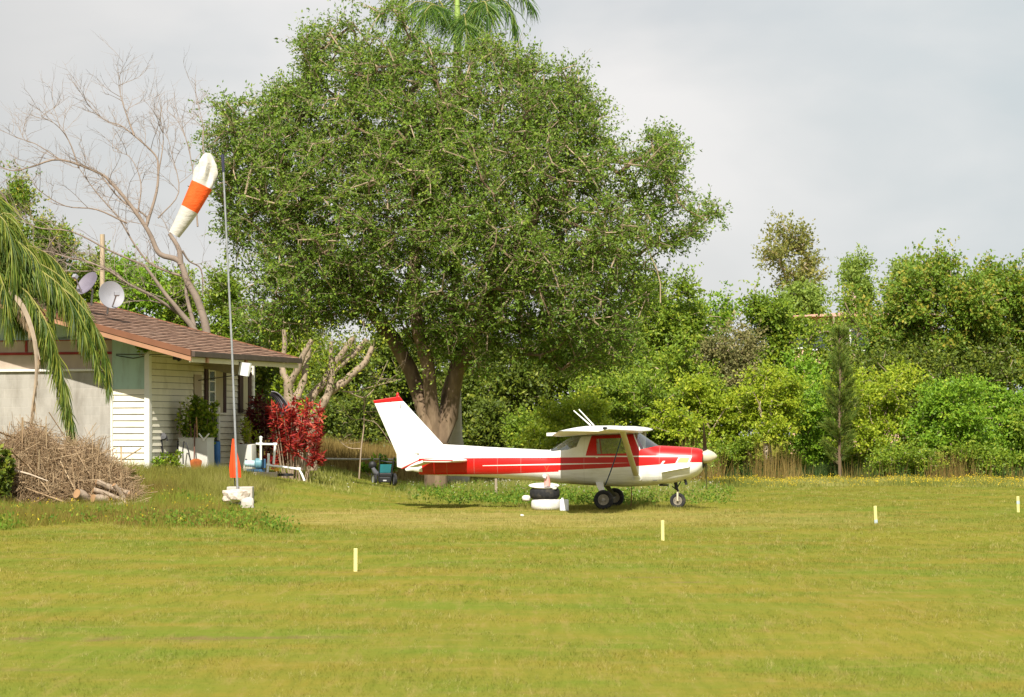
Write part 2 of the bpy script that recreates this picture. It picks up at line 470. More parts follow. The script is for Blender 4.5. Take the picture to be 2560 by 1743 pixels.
WINS = {'rear_window': [(1372, 1122), (1426, 1090), (1450, 1092), (1441, 1117), (1418, 1124.5), (1376, 1129)],
        'door_window': [(1489, 1097), (1567, 1095), (1575, 1136), (1493, 1136.5)],
        'windshield': [(1584, 1085), (1597, 1074), (1652, 1110), (1646, 1114), (1601, 1124)]}
def cut(bm, poly3):
    A = [(v.x, v.z) for v in poly3]
    for i in range(len(A)):
        a, b = A[i], A[(i + 1) % len(A)]
        no = Vector((b[1] - a[1], 0, -(b[0] - a[0]))).normalized()
        x0, x1 = min(q[0] for q in A) - .1, max(q[0] for q in A) + .1
        z0 = min(q[1] for q in A) - .1
        fs = [f for f in bm.faces if x0 < f.calc_center_median().x < x1 and f.calc_center_median().z > z0]
        geom = list({e for f in fs for e in f.edges}) + fs + list({v for f in fs for v in f.verts})
        bmesh.ops.bisect_plane(bm, geom=geom, plane_co=(a[0], 0, a[1]), plane_no=no, dist=1e-5)
def inside(c, poly3):
    A = [(v.x, v.z) for v in poly3]; sg = 0
    for i in range(len(A)):
        a, b = A[i], A[(i + 1) % len(A)]
        k = (b[0] - a[0]) * (c.z - a[1]) - (b[1] - a[1]) * (c.x - a[0])
        if abs(k) < 1e-7: continue
        if sg == 0: sg = 1 if k > 0 else -1
        elif (k > 0) != (sg > 0): return False
    return True
glassm, nt, bs = newmat('aircraft_glass')
gl = nt.n('ShaderNodeBsdfGlossy'); gl.inputs['Roughness'].default_value = .06
tp = nt.n('ShaderNodeBsdfTransparent'); tp.inputs[0].default_value = (.93, .95, .94, 1)
fr_ = nt.n('ShaderNodeLayerWeight'); fr_.inputs[0].default_value = .25
ms = nt.n('ShaderNodeMixShader'); nt.l(nt.ramp(fr_.outputs['Facing'], 0, 1, .20, .85), ms.inputs[0]); nt.l(tp.outputs[0], ms.inputs[1]); nt.l(gl.outputs[0], ms.inputs[2])
nt.l(ms.outputs[0], glassm.node_tree.nodes['Material Output'].inputs[0])
wp = {k: [p(x, y, -.5) for x, y in v] for k, v in WINS.items()}
for k, v in wp.items(): cut(bm, v)
glassf = {}
for f in bm.faces:
    cc = f.calc_center_median()
    if cc.z < 1.0: continue
    for k, v in wp.items():
        if inside(cc, v): glassf.setdefault(k, []).append(f)
for k, fs in glassf.items():
    if k == 'windshield': groups = [fs]
    else: groups = [[f for f in fs if f.calc_center_median().y < 0], [f for f in fs if f.calc_center_median().y >= 0]]
    for gf in groups:
        m = MB()
        for f in gf: m.add([v.co for v in f.verts], [tuple(range(len(f.verts)))])
        m.build(k, glassm, plane, smooth=.5, merge=True)
bmesh.ops.delete(bm, geom=[f for fs in glassf.values() for f in fs], context='FACES')
bmesh.ops.recalc_face_normals(bm, faces=bm.faces)
me = bpy.data.meshes.new('fuselage'); bm.to_mesh(me); bm.free(); me.shade_smooth(); me.set_sharp_from_angle(angle=.45)
fus = link('fuselage', me, fm, plane)
# cowl front: dark face with two inlets round the spinner
m = MB(); T = p(1758, 1127, 0); B = p(1758, 1172, 0); cz = p(1758, 1141, 0).z
m.lathe([(.0, .0), (.31, 0), (.31, -.02)], (T.x + .002, 0, (T.z + B.z) / 2), 32, Matrix.Rotation(R(90), 3, 'Y'), sx=(T.z - B.z) / 2 / .31)
m.build('cowl_face', dark, plane)
m = MB()
for s in (-1, 1):
    m = MB(); m.lathe([(.045, -.03), (.07, .012), (.085, .0), (.07, -.02)], (T.x, s * .2, cz), 16, Matrix.Rotation(R(90), 3, 'Y'), sx=.7, sy=1.2); m.build('air_inlet', red, plane)
# bare side panel low on the cowl that catches the sun (sloping cheek)
m = MB()
a = [(1652, 1163), (1726, 1158), (1723, 1168), (1654, 1181)]
rows = []
for t in np.linspace(0, 1, 5):
    x0 = a[0][0] * (1 - t) + a[1][0] * t; x1 = a[3][0] * (1 - t) + a[2][0] * t
    y0 = a[0][1] * (1 - t) + a[1][1] * t; y1 = a[3][1] * (1 - t) + a[2][1] * t
    hw = st_at((x0 + x1) / 2)[2]
    rows.append([p(x0, y0, -hw - .004), p(x1, y1, -hw - .09)])
m.sheet(rows)
rows = [[r[1], Vector((r[1].x, r[1].y + .10, r[1].z - .015))] for r in rows]
m.sheet(rows)
m.build('cowl_cheek', white, plane)
# -- wings: a swept loft, near and far
def airfoil(n=14, t=.105):
    up, lo = [], []
    for i in range(n + 1):
        x = .5 * (1 - math.cos(math.pi * i / n))
        yt = 5 * t * (.2969 * math.sqrt(x) - .126 * x - .3516 * x * x + .2843 * x ** 3 - .1015 * x ** 4)
        cam_ = .03 * (2 * .4 * x - x * x) / .16 if x < .4 else .03 * ((1 - .8) + .8 * x - x * x) / .36
        up.append((x, cam_ + yt)); lo.append((x, cam_ - yt * .75))
    return up[::-1] + lo[1:]
AF = airfoil()
rLE, rTE = p(1603, 1078, 0), p(1408, 1092, 0)
tLE, tTE = p(1519, 1073, -5.0), p(1398, 1077.5, -5.0)
def wing_loft(m, stns, sgn, lo=0., hi=1.):
    rows = []
    for y, le, te in stns:
        ch = le.x - te.x; dz = te.z - le.z
        rows.append([Vector((le.x - ch * x, sgn * y, le.z + dz * x + ch * zz)) for x, zz in AF])
    n = len(AF)
    m.sheet([r + [r[0]] for r in rows])
    m.add(rows[-1], [tuple(range(n))])
    return rows
def wlerp(t, a, b): return a + (b - a) * t
kink = .38
kLE = Vector((rLE.x, 0, wlerp(kink, rLE.z, tLE.z))); kTE = Vector((rTE.x, 0, rTE.z + .018))
STN = [(0, rLE, rTE), (5.0 * kink, kLE, kTE), (4.85, wlerp(.95, kLE, tLE) if False else kLE.lerp(tLE, .95), kTE.lerp(tTE, .95)),
       (5.0, kLE.lerp(tLE, 1) + Vector((-.03, 0, -.01)), tTE + Vector((.03, 0, 0))),
       (5.07, tLE + Vector((-.14, 0, -.035)), tTE + Vector((.10, 0, -.005)))]
for s in (-1, 1):
    m = MB(); wing_loft(m, STN, s)
    w = m.build('wing', white, plane, smooth=.6)
    # aileron and flap: thin proud panels along the trailing edge
    for nm, t0, t1 in (('flap', .12, .375), ('aileron', .40, .93)):
        q = MB()
        for side in (1, -1):
            pts = []
            for t in (t0, t1):
                y = 5 * t
                if t <= kink: le, te = rLE.lerp(kLE, t / kink), rTE.lerp(kTE, t / kink)
                else: le, te = kLE.lerp(tLE, (t - kink) / (1 - kink)), kTE.lerp(tTE, (t - kink) / (1 - kink))
                ch = le.x - te.x
                for x, zz in ((.76, (.046 if side > 0 else -.001)), (.995, (.004 if side > 0 else -.002))):
                    pts.append(Vector((le.x - ch * x, s * y, le.z + (te.z - le.z) * x + ch * zz + side * .004)))
            q.add(pts, [(0, 1, 3, 2)])
        q.build(nm, white, w)
    lt = MB(); e = Vector((tLE.x - .05, s * 5.03, tLE.z + .02)); lt.lathe([(0, -.05), (.022, -.03), (.026, 0), (.018, .04), (0, .06)], e, 10, Matrix.Rotation(R(90), 3, 'Y'))
    lt.build('navigation_light', dark, w)
    # wing strut
    A = p(1592, 1195, -.5); B = p(1556, 1088, -2.35); A.y = -.5 * -s; B.y = 2.35 * s
    A = Vector((A.x, s * .50, A.z)); B.z = wlerp(.47, rLE.z, tLE.z) - .02
    st = MB(); st.tube([A, A.lerp(B, .5), B], .062, 12, flat=(1, .42))
    st.build('wing_strut', cream, plane, smooth=.7)
    fa = MB(); fa.tube([A + Vector((0, -s * .03, -.03)), A, A.lerp(B, .06)], [.10, .085, .066], 12, flat=(1, .6)); fa.build('strut_fairing', white, plane, smooth=.7)
# roof panel over the cabin between the wings and its red edge
m = MB()
a, b = p(1470, 1086, -.5), p(1596, 1080, -.5)
m.prism([(b.x, -.49, b.z - .02), (b.x, .49, b.z - .02), (a.x - .9, .45, a.z - .04), (a.x - .9, -.45, a.z - .04)], 'z', (0, 0, .07))
m.build('cabin_roof', white, plane, bevel=.012)
# -- fin, rudder, cap
def slab(pts, th, name, mt, parent, bev=.02, y0=0.):
    m = MB(); m.prism([Vector((q.x, y0 - th / 2, q.z)) for q in pts], 'y', (0, th, 0))
    return m.build(name, mt, parent, bevel=bev)
Q = lambda *l: [p(x, y, 0) for x, y in l]
fin = slab(Q((976, 1005), (1008, 1002.5), (1109, 1112), (1109, 1130), (1037, 1135)), .085, 'fin', white, plane, .03)
rud = slab(Q((936, 1008.5), (977, 1005), (1038, 1135), (1052, 1140), (1052, 1148), (1004, 1171), (993, 1168), (991.7, 1135.5)), .065, 'rudder', white, plane, .02)
cap = slab(Q((933, 1001.5), (985, 993), (991, 992), (998, 989.7), (1008, 1002.3), (976, 1004.8), (936, 1008.3)), .08, 'fin_cap', red, plane, .015)
m = MB(); e = p(994, 990, 0); m.lathe([(.03, -.03), (.034, 0), (.028, .05), (.012, .075), (0, .08)], e, 12); m.build('beacon', red, plane, smooth=.8)
slab(Q((1003, 1171.5), (1056, 1146.5), (1056, 1149.5), (1006, 1172.5)), .075, 'rudder_trim', red, plane, .004)
m = MB(); m.tube([p(1001, 1010, 0) + Vector((0, -.05, 0)), p(1003, 1021, 0) + Vector((0, -.055, 0))], .006, 5); m.build('aerial_wire', dark, plane)
# tail cone
m = MB()
A, B, C = p(1056, 1166, 0), p(1030, 1168, 0), p(1014, 1175, 0)
m.tube([A, B, C], [.155, .09, .03], 14, flat=(.5, 1)); m.build('tail_cone', white, plane, smooth=.8)
# stabilizers and elevators (elevator hangs a little)
for s in (-1, 1):
    LE, TE = p(1134, 1152.5, -1.5), p(1058, 1153.5, -1.5)
    m = MB(); rows = []
    for y, kx, th in ((.04, .10, .085), (1.38, .0, .07), (1.5, -.04, .05)):
        r = []
        for x, zz in ((0, 0), (.03, .35), (.2, .5), (.6, .5), (1, .38), (1, -.38), (.6, -.5), (.2, -.5), (.03, -.35)):
            r.append(Vector((LE.x + kx - (LE.x + kx - TE.x) * x, s * y, LE.z + zz * th)))
        rows.append(r)
    m.sheet([r + [r[0]] for r in rows]); m.add(rows[-1], [tuple(range(9))]); m.add(rows[0], [tuple(range(9))[::-1]])
    m.build('stabilizer', white, plane, smooth=.5)
    m = MB(); rows = []
    for y, k in ((.13, 1.), (1.36, .95), (1.49, .75)):
        T0 = TE.x - .012
        r = []
        for x, zz in ((0, .5), (1, .12), (1, -.12), (0, -.5)):
            r.append(Vector((T0 - .33 * k * x, s * y, TE.z - .13 * k * x + zz * .055)))
        rows.append(r)
    m.sheet([r + [r[0]] for r in rows]); m.add(rows[-1], [(0, 1, 2, 3)]); m.add(rows[0], [(3, 2, 1, 0)])
    m.build('elevator', white, plane)
    m = MB(); m.tube([(LE.x - .02, s * 1.505, LE.z + .01), (TE.x, s * 1.505, TE.z + .025)], .012, 6); m.build('stabilizer_edge', red, plane)
# -- propeller
m = MB(); hub = p(1763, 1141, 0)
m.lathe([(.150, -.05), (.150, .0), (.142, .06), (.118, .13), (.075, .20), (.03, .245), (0, .255)], hub, 28, Matrix.Rotation(R(90), 3, 'Y'))
m.build('spinner', cream, plane, smooth=.6)
prop_m = mat('propeller_metal', (.40, .40, .40), .5, .2, var=.2, sc=8)
prop_d = mat('propeller_red', (.035, .010, .012), .45, .0, var=.3, sc=8)
ang = R(36)
for s, mt in ((1, prop_d), (-1, prop_m)):
    ax = Vector((0, -math.sin(ang) * s, math.cos(ang) * s))
    tg = Vector((0, ax.z, -ax.y))
    rows = []
    for r, w, tw in ((.10, .04, 62), (.2, .055, 48), (.35, .062, 32), (.55, .058, 22), (.75, .048, 16), (.85, .034, 13), (.88, .012, 12)):
        cd = tg * math.cos(R(tw)) + Vector((1, 0, 0)) * math.sin(R(tw)); nn_ = ax.cross(cd)
        t_ = .016 * (1 - r * .7)
        rows.append([hub + ax * r + cd * (w * a) + nn_ * (t_ * b) for a, b in ((-1, 0), (-.3, 1), (.5, .8), (1, 0), (.5, -.2), (-.3, -.2))])
    m = MB(); m.sheet([r + [r[0]] for r in rows]); m.add(rows[-1], [tuple(range(6))])
    m.build('propeller_blade', mt, plane, smooth=.6)
# -- landing gear
def wheel(c, r, w, hubm):
    root = bpy.data.objects.new('wheel', None); COL.objects.link(root); root.parent = plane; root.location = c
    rot = Matrix.Rotation(R(90), 3, 'X')
    t = MB(); k = r - .0
    prof = [(k * .56, -w * .36), (k * .66, -w * .48), (k * .86, -w * .5), (k * .96, -w * .40), (k, -w * .15), (k, w * .15), (k * .96, w * .40), (k * .86, w * .5), (k * .66, w * .48), (k * .56, w * .36), (k * .56, -w * .36)]
    t.lathe(prof, (0, 0, 0), 36, rot); t.build('tyre', rubber, root, smooth=.7)
    h = MB()
    h.lathe([(r * .57, -w * .34), (r * .53, -w * .38), (r * .48, -w * .28), (r * .2, -w * .30), (r * .17, -w * .44), (0, -w * .44)], (0, 0, 0), 24, rot)
    h.lathe([(r * .57, w * .34), (r * .53, w * .38), (r * .48, w * .28), (r * .2, w * .30), (r * .17, w * .44), (0, w * .44)], (0, 0, 0), 24, rot)
    h.lathe([(r * .57, -w * .34), (r * .57, w * .34)], (0, 0, 0), 24, rot)
    h.build('rim', hubm, root, smooth=.5)
    for i in range(5):
        b = MB(); a = 2 * math.pi * i / 5
        b.tube([(math.cos(a) * r * .35, -w * .32, math.sin(a) * r * .35), (math.cos(a) * r * .35, -w * .29, math.sin(a) * r * .35)], r * .09, 8)
        b.build('rim_hole', dark, root)
    return root
rimm = mat('wheel_rim_paint', (.42, .37, .29), .5, .2, var=.25, sc=25)
nx_ = p(1694.5, 1252, 0)
wheel(Vector((nx_.x, 0, nx_.z + .0)), .168, .12, rimm)
for s in (-1, 1):
    c = p(1509, 1250, -1.12) if s < 0 else p(1540, 1246.5, 1.12)
    c = p(1509, 1249.5, -1.12); c.y *= -s
    wheel(c, .207, .15, rimm)
    A = p(1497, 1207, -.42); A.y *= -s
    B = c + Vector((0.015, -s * .11, .03))
    m = MB(); m.tube([A + Vector((0, -s * .1, .03)), A.lerp(B, .25) + Vector((0, 0, .01)), A.lerp(B, .7), B], [.085, .075, .055, .05], 12, flat=(1, .32))
    m.build('gear_leg', white if s < 0 else steel, plane, smooth=.8)
    m = MB(); m.tube([B + Vector((0, -s * .02, -.03)), c + Vector((0, s * .09, 0))], .022, 8); m.build('axle', steel, plane)
top = p(1688, 1206, 0)
m = MB(); m.tube([(top.x, 0, top.z + .05), (top.x + .03, 0, top.z - .13)], .036, 12); m.tube([(top.x + .03, 0, top.z - .12), (nx_.x + .01, 0, nx_.z + .2)], .026, 10)
m.tube([(top.x - .07, 0, top.z - .08), (top.x + .03, 0, top.z - .16)], .012, 6); m.tube([(top.x + .12, .02, top.z + .02), (top.x + .04, .0, top.z - .12)], .012, 6)
m.build('nose_strut', dark, plane, smooth=.8)
m = MB()
for s in (-1, 1): m.tube([(nx_.x + .01, 0, nx_.z + .2), (nx_.x + .0, s * .085, nx_.z + .17), (nx_.x, s * .085, nx_.z)], .02, 8)
m.build('nose_fork', cream, plane, smooth=.8)
m = MB(); e = p(1715, 1197, -.2); m.tube([e + Vector((-.06, 0, .06)), e + Vector((0, 0, -.08)), e + Vector((.005, 0, -.13))], .028, 10); m.build('exhaust_pipe', dark, plane)
m = MB(); e = p(1660, 1213, -.1); m.box(e + Vector((0, 0, .0)), (.18, .3, .035)); m.build('belly_vent', dark, plane, bevel=.01)
m = MB(); e = p(1632, 1202, -.47); m.tube([e, e + Vector((.09, -.01, .004))], .008, 6); m.build('side_vent', dark, plane)
m = MB(); e = p(1492, 1143.5, -.525); m.box(e, (.05, .02, .022)); m.build('door_handle', white, plane, bevel=.005)
# aerials on the roof
for x0, x1, y in ((1477, 1434, -.05), (1485, 1447, .35)):
    A, B = p(x0, 1064, y), p(x1, 1026.5 - (3 if y > 0 else 0), y)
    m = MB(); m.tube([A, B], [.016, .011], 8); m.build('aerial', white, plane)
# inside: seats, panel, cabin lining edge
seatm = mat('seat_vinyl', (.30, .27, .23), .7, var=.2)
for y in (-.23, .23):
    m = MB(); a = p(1496, 1130, y)
    m.box((a.x - .02, y, a.z - .08), (.12, .40, .52), Matrix.Rotation(R(-12), 3, 'Y')); m.box((a.x + .22, y, a.z - .34), (.46, .40, .13))
    m.build('seat', seatm, plane, bevel=.03)
m = MB(); a = p(1606, 1124, 0); m.box((a.x, 0, a.z - .12), (.07, .9, .26)); m.build('instrument_panel', dark, plane, bevel=.01)
m = MB(); a = p(1495, 1098, -.44); b = p(1493, 1135, -.46); m.tube([a, a.lerp(b, .5) + Vector((.03, 0, 0)), b], .018, 6); m.build('seat_belt', mat('belt_grey', (.35, .35, .34), .8), plane)
# faint remains of lettering under the stripe
fc = bpy.data.curves.new('faded_lettering', 'FONT'); fc.body = 'W2'; fc.size = .17; fc.extrude = .001; fc.space_character = 1.5
fo = bpy.data.objects.new('faded_lettering', fc); COL.objects.link(fo)
fme = bpy.data.meshes.new_from_object(fo.evaluated_get(bpy.context.evaluated_depsgraph_get())); bpy.data.objects.remove(fo)
fo = bpy.data.objects.new('faded_lettering', fme); COL.objects.link(fo); fo.parent = plane; fc = fme; fme.materials.clear()
e = p(1361, 1178, -.452); fo.location = (e.x, -st_at(1372)[2] - .003, e.z); fo.rotation_euler = (R(90), 0, 0)
fc.materials.append(mat('faded_gold_paint', (.50, .07, .02), .6))
# tie-down rope from the strut to the ground ring
m = MB(); A, B = p(1553, 1096, -2.2), p(1513, 1213, -1.0)
rp = [A.lerp(B, t) + Vector((0, 0, -.05 * math.sin(math.pi * t))) for t in np.linspace(0, 1, 12)]
m.tube(rp, .012, 6)
rpo = m.build('tie_down_rope', mat('blue_rope', (.035, .07, .16), .9, var=.3, sc=30), plane)
m = MB(); A, B = p(1578.5, 1216, -.3), p(1577, 1266, -.3); m.tube([A, A.lerp(B, .5) + Vector((.01, 0, 0)), B], .009, 6); m.build('tie_down_strap', mat('brown_webbing', (.16, .06, .03), .9), plane)
# ------------------------------------------------------------ the house on its low rise at the left
HX, HYY, HD = (371 - 1280) * 66 / F, 66.0, 18.0
hz = EYE - (1176 - HY) * 66 / F
HF = Fr(HX, HYY, HD, hz)
house = empty('house', (HX, HYY, hz), 'single-storey house with brown shingle roof, grey block gable wall and cream lap siding', 'house', rz=-R(HD))
hp, hq = HF.p, HF.q
cmu = newmat('painted_block'); m_, nt, bs = cmu
tco = nt.n('ShaderNodeTexCoord').outputs['Object']
br = nt.n('ShaderNodeTexBrick'); nt.l(nt.scale(tco, (1, 1, 1)), br.inputs[0])
rot = nt.n('ShaderNodeMapping'); nt.l(tco, rot.inputs[0]); rot.inputs['Rotation'].default_value = (R(90), 0, 0); nt.l(rot.outputs[0], br.inputs[0])
br.inputs['Scale'].default_value = 1; br.inputs['Brick Width'].default_value = .42; br.inputs['Row Height'].default_value = .215
br.inputs['Mortar Size'].default_value = .008; br.inputs['Mortar Smooth'].default_value = .4
br.inputs['Color1'].default_value = (.41, .38, .335, 1); br.inputs['Color2'].default_value = (.385, .36, .32, 1); br.inputs['Mortar'].default_value = (.45, .42, .37, 1)
st_ = nt.ramp(nt.noise(nt.scale(tco, (1.5, 1.5, .5)), 2, 6, .65), .42, .7, 0, .8)
nt.l(nt.mix(st_, br.outputs[0], (.235, .21, .175)), bs.inputs['Base Color']); bs.inputs['Roughness'].default_value = .9
b = nt.n('ShaderNodeBump'); b.inputs['Strength'].default_value = .35; b.inputs['Distance'].default_value = .02; nt.l(br.outputs['Fac'], b.inputs['Height']); b.invert = True
nt.l(b.outputs[0], bs.inputs['Normal'])
siding = mat('cream_siding', (.82, .765, .62), .6, var=.06, sc=1.5, dirt=((.46, .40, .27), .6, 2.0), stretch=(1, 1, .7))
cornerm = mat('white_trim', (.80, .78, .72), .55, var=.05, dirt=((.5, .46, .38), .35, 3))
mint = mat('mint_board', (.42, .58, .49), .7, var=.10, sc=1.5, dirt=((.25, .30, .22), .7, 2.2), stretch=(1.5, 1, .4))
ply = mat('faded_plywood', (.46, .375, .30), .85, var=.12, sc=2, dirt=((.36, .28, .22), .5, 3), stretch=(1, 1, .4))
redtrim = mat('dark_red_trim', (.26, .022, .02), .7, var=.2, sc=6)
brown = mat('brown_fascia', (.20, .085, .045), .55, var=.12, sc=3)
tanf = mat('tan_fascia', (.40, .21, .12), .6, var=.10, sc=3)
soffm = mat('cream_soffit', (.60, .55, .36), .7, var=.08)
gutm = mat('gutter_brown', (.09, .065, .05), .5, var=.2)
shutm = mat('shutter_maroon', (.055, .022, .022), .6, var=.2)
y1 = hq(627, 1000, 0).y        # far end of the side wall
zc = lambda px, py, y=0.: hp(px, py, y).z
Ztrim = zc(150, 926); yN = -1.25
Ev = hp(478, 880, yN)                               # near lower corner of the roof edge
ex = Ev.x; ez = Ev.z; yB = hq(747, 888, ex).y
pitch = .262
def roofz(x): return ez + (ex - max(x, 2 * hp(236, 750, yB).x - x)) * pitch
xl = -12.0
# gable wall of block, with a back wall and far walls so that the house is a solid place
m = MB(); xb = hp(281, 1000).x
m.box(((xl + xb) / 2, .09, Ztrim / 2 - .25), (xb - xl, .18, Ztrim + .5)); m.build('block_wall', m_, house)
m = MB(); m.prism([(xl, .12, Ztrim), (xb, .12, Ztrim), (xb, .12, roofz(xb) - .14), (hp(236, 750, yB).x, .12, roofz(hp(236, 750, yB).x) - .14), (xl, .12, roofz(xl) - .14)], 'y', (0, .06, 0))
zr0, zr1 = zc(150, 886), zc(150, 851)
m.build('gable_panel', mint, house)
m = MB(); m.box(((xl + xb) / 2, .07, (Ztrim + zr1) / 2), (xb - xl, .09, zr1 - Ztrim)); m.build('boarding', ply, house)
m = MB(); m.box(((xl + xb) / 2 + .01, -.02, Ztrim), (xb - xl, .10, .055)); m.build('trim_ledge', cornerm, house, bevel=.008)
m = MB(); m.box(((xl + xb) / 2, .012, zc(150, 883.5)), (xb - xl, .035, .06)); m.box(((xl + xb) / 2, .02, zr1), (xb - xl, .02, .02))
for px in (65, 222, -90):
    m.box((hp(px, 870).x, .014, (zc(px, 851) + zc(px, 880)) / 2), (.06, .034, zc(px, 851) - zc(px, 880)))
m.build('red_trim', redtrim, house)
shadem = mat('lap_shade_line', (.20, .165, .11), .9, var=.3, sc=6)  # shadow line under each board, painted in as a dark strip
# lap siding
def lap(m, a, b, z0, z1, inv, n=None, exp=.15):
    dirt = []
    """courses from z0 to z1 between points a,b on the wall line; inv: outward normal"""
    a, b, o = Vector(a), Vector(b), Vector(inv); z = z0
    while z < z1 - .01:
        t = min(z + exp, z1)
        A, B = a + Vector((0, 0, z)), b + Vector((0, 0, z)); C, D = b + Vector((0, 0, t)), a + Vector((0, 0, t))
        j = rnd.uniform(-.003, .003)
        g = Vector((0, 0, .011))
        m.cur = 0; m.add([A + g + o * (.034 + j), B + g + o * (.034 - j), C + g * .0 + o * .006, D + g * .0 + o * .006], [(0, 1, 2, 3)])
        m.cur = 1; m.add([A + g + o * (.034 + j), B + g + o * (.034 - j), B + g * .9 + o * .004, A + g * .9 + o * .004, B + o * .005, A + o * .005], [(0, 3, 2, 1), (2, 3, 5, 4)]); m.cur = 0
        z = t
xr = hp(364, 1000).x
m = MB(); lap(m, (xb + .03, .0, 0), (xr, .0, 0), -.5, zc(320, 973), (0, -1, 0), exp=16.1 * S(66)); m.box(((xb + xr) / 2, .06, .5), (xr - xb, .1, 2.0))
m.build('front_siding', [siding, shadem], house)
m = MB(); m.prism([(xb, -.02, zc(320, 973)), (xr, -.02, zc(320, 973)), (xr, -.02, roofz(xr) - .14), (xb, -.02, roofz(xb) - .14)], 'y', (0, .05, 0)); m.build('mint_board', mint, house)
m = MB(); m.box((xb + .0, -.025, (zc(281, 926)) / 2 - .25), (.05, .06, zc(281, 926) + .5)); m.box((xr + .065, -.005, 1.2), (.13, .14, 3.6)); m.build('corner_board', cornerm, house, bevel=.006)
m = MB(); lap(m, (0.02, .07, 0), (.02, y1, 0), -.5, roofz(.02) - .12, (1, 0, 0), exp=16.1 * S(66)); m.box((-.05, (y1 + .07) / 2, 1.0), (.1, y1 - .07, 3.2)); m.build('side_wall', [siding, shadem], house)
m = MB(); m.box((0.02, y1 + .03, 1.2), (.12, .09, 3.4)); m.build('corner_board', cornerm, house)
m = MB(); m.box((xl / 2, y1 + .02, 1.0), (-xl - .3, .12, 3.2)); m.build('back_wall', siding, house)
# roof: stepped shake courses with uneven lips
xridge = hp(236, 750, yB).x
rf, nt, bs = newmat('brown_shakes')
tco = nt.n('ShaderNodeTexCoord').outputs['Object']
cc = nt.mix(nt.ramp(nt.noise(nt.scale(tco, (1.2, 1.6, 1)), 1.5, 3), .3, .7), (.25, .135, .085), (.35, .21, .14))
cc = nt.mix(nt.ramp(nt.noise(tco, 1.1, 6, .7), .5, .75, 0, .5), cc, (.31, .22, .16))
nt.l(cc, bs.inputs['Base Color']); bs.inputs['Roughness'].default_value = .7
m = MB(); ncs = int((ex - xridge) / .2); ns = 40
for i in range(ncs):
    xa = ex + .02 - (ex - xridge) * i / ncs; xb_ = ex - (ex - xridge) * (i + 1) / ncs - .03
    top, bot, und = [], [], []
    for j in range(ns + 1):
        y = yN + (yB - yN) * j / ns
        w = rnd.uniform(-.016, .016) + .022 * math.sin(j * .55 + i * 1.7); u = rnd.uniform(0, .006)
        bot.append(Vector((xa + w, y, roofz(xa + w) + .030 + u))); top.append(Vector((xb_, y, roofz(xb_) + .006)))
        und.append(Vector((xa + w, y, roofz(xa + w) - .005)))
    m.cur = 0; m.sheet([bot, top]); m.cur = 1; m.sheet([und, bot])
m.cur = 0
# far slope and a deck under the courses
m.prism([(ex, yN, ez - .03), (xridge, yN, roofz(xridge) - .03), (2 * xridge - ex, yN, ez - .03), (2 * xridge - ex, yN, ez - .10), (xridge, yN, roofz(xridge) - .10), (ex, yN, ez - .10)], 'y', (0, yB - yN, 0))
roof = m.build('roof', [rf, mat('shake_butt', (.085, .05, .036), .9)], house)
def rake(y, d, z0, z1, mt, nm):
    m = MB(); m.prism([(ex, y, ez + z0), (xridge, y, roofz(xridge) + z0), (xridge, y, roofz(xridge) + z1), (ex, y, ez + z1)], 'y', (0, d, 0)); return m.build(nm, mt, roof)
rake(yN - .04, .05, .05, -.09, brown, 'rake_trim'); rake(yN - .02, .04, -.105, -.21, tanf, 'rake_board'); rake(yB - .01, .05, .04, -.10, brown, 'rake_trim')
m = MB(); m.box((ex + .05, (yN + yB) / 2, ez - .05), (.09, yB - yN + .02, .125)); m.build('gutter', gutm, roof, bevel=.012)
m = MB(); m.box((ex - .03, (yN + yB) / 2, ez - .175), (.05, yB - yN, .115)); m.build('fascia', soffm, roof)
for px in (518, 615):
    q = hq(px, 885, ex + .02); m = MB(); m.box((ex + .02, q.y, ez - .165), (.06, .09, .13)); m.build('gutter_bracket', tanf, roof)
m = MB(); m.prism([(ex - .06, yN + .03, ez - .2), (0, yN + .03, roofz(0) - .2), (0, yB - .03, roofz(0) - .2), (ex - .06, yB - .03, ez - .2)], 'z', (0, 0, .02)); m.build('soffit', soffm, roof)
# side wall windows, shutters, door, awning
glz = mat('old_pane', (.06, .06, .055), .15, var=.3, spec=.6)
curt = mat('cream_curtain', (.48, .42, .28), .8, var=.08, stretch=(1, 6, 1), sc=3)
def wq(px0, px1, py0, py1, name, mt, th=.04, x=.05, parent=None):
    a, b = hq(px0, py0, x), hq(px1, py1, x)
    zt = hq((px0 + px1) / 2, py0, x).z; zb = hq((px0 + px1) / 2, py1, x).z
    m = MB(); m.box((x + th / 2, (a.y + b.y) / 2, (zt + zb) / 2), (th, abs(b.y - a.y), zt - zb)); return m.build(name, mt, parent or house)
for fr0, fr1, shut, t, bt in ((520, 555, ((510.5, 519.5), (555.5, 562)), 923, 1032), (605, 617, ((595.5, 604.5), (617.5, 625.5)), 935, 1032)):
    w = wq(fr0, fr1, t, bt, 'window', curt, .03)
    if fr0 == 520:
        wq(522, 535, t + 2, bt - 6, 'pane', glz, .02, .075, w)
        for k in range(5):
            yy_ = t + 3 + k * 26; wq(520.5, 536, yy_, yy_ + 3, 'glazing_bar', cornerm, .02, .09, w)
        wq(520, 522, t, bt, 'frame', cornerm, .03, .078, w); wq(534.6, 537, t, bt, 'frame', cornerm, .03, .078, w)
    wq(fr0 - 2, fr1 + 2, bt, bt + 4, 'sill', siding, .09, .05, w)
    for a, b in shut:
        s_ = wq(a, b, t - 4, bt, 'shutter', shutm, .045, .05, w)
wq(484, 501.5, 937, 1010, 'tan_board', ply, .03)
wq(519, 538, 1028, 1160, 'door', mat('black_door', (.012, .012, .014), .5), .05)
wq(538.5, 542.5, 1018, 1165, 'door_post', cornerm, .09)
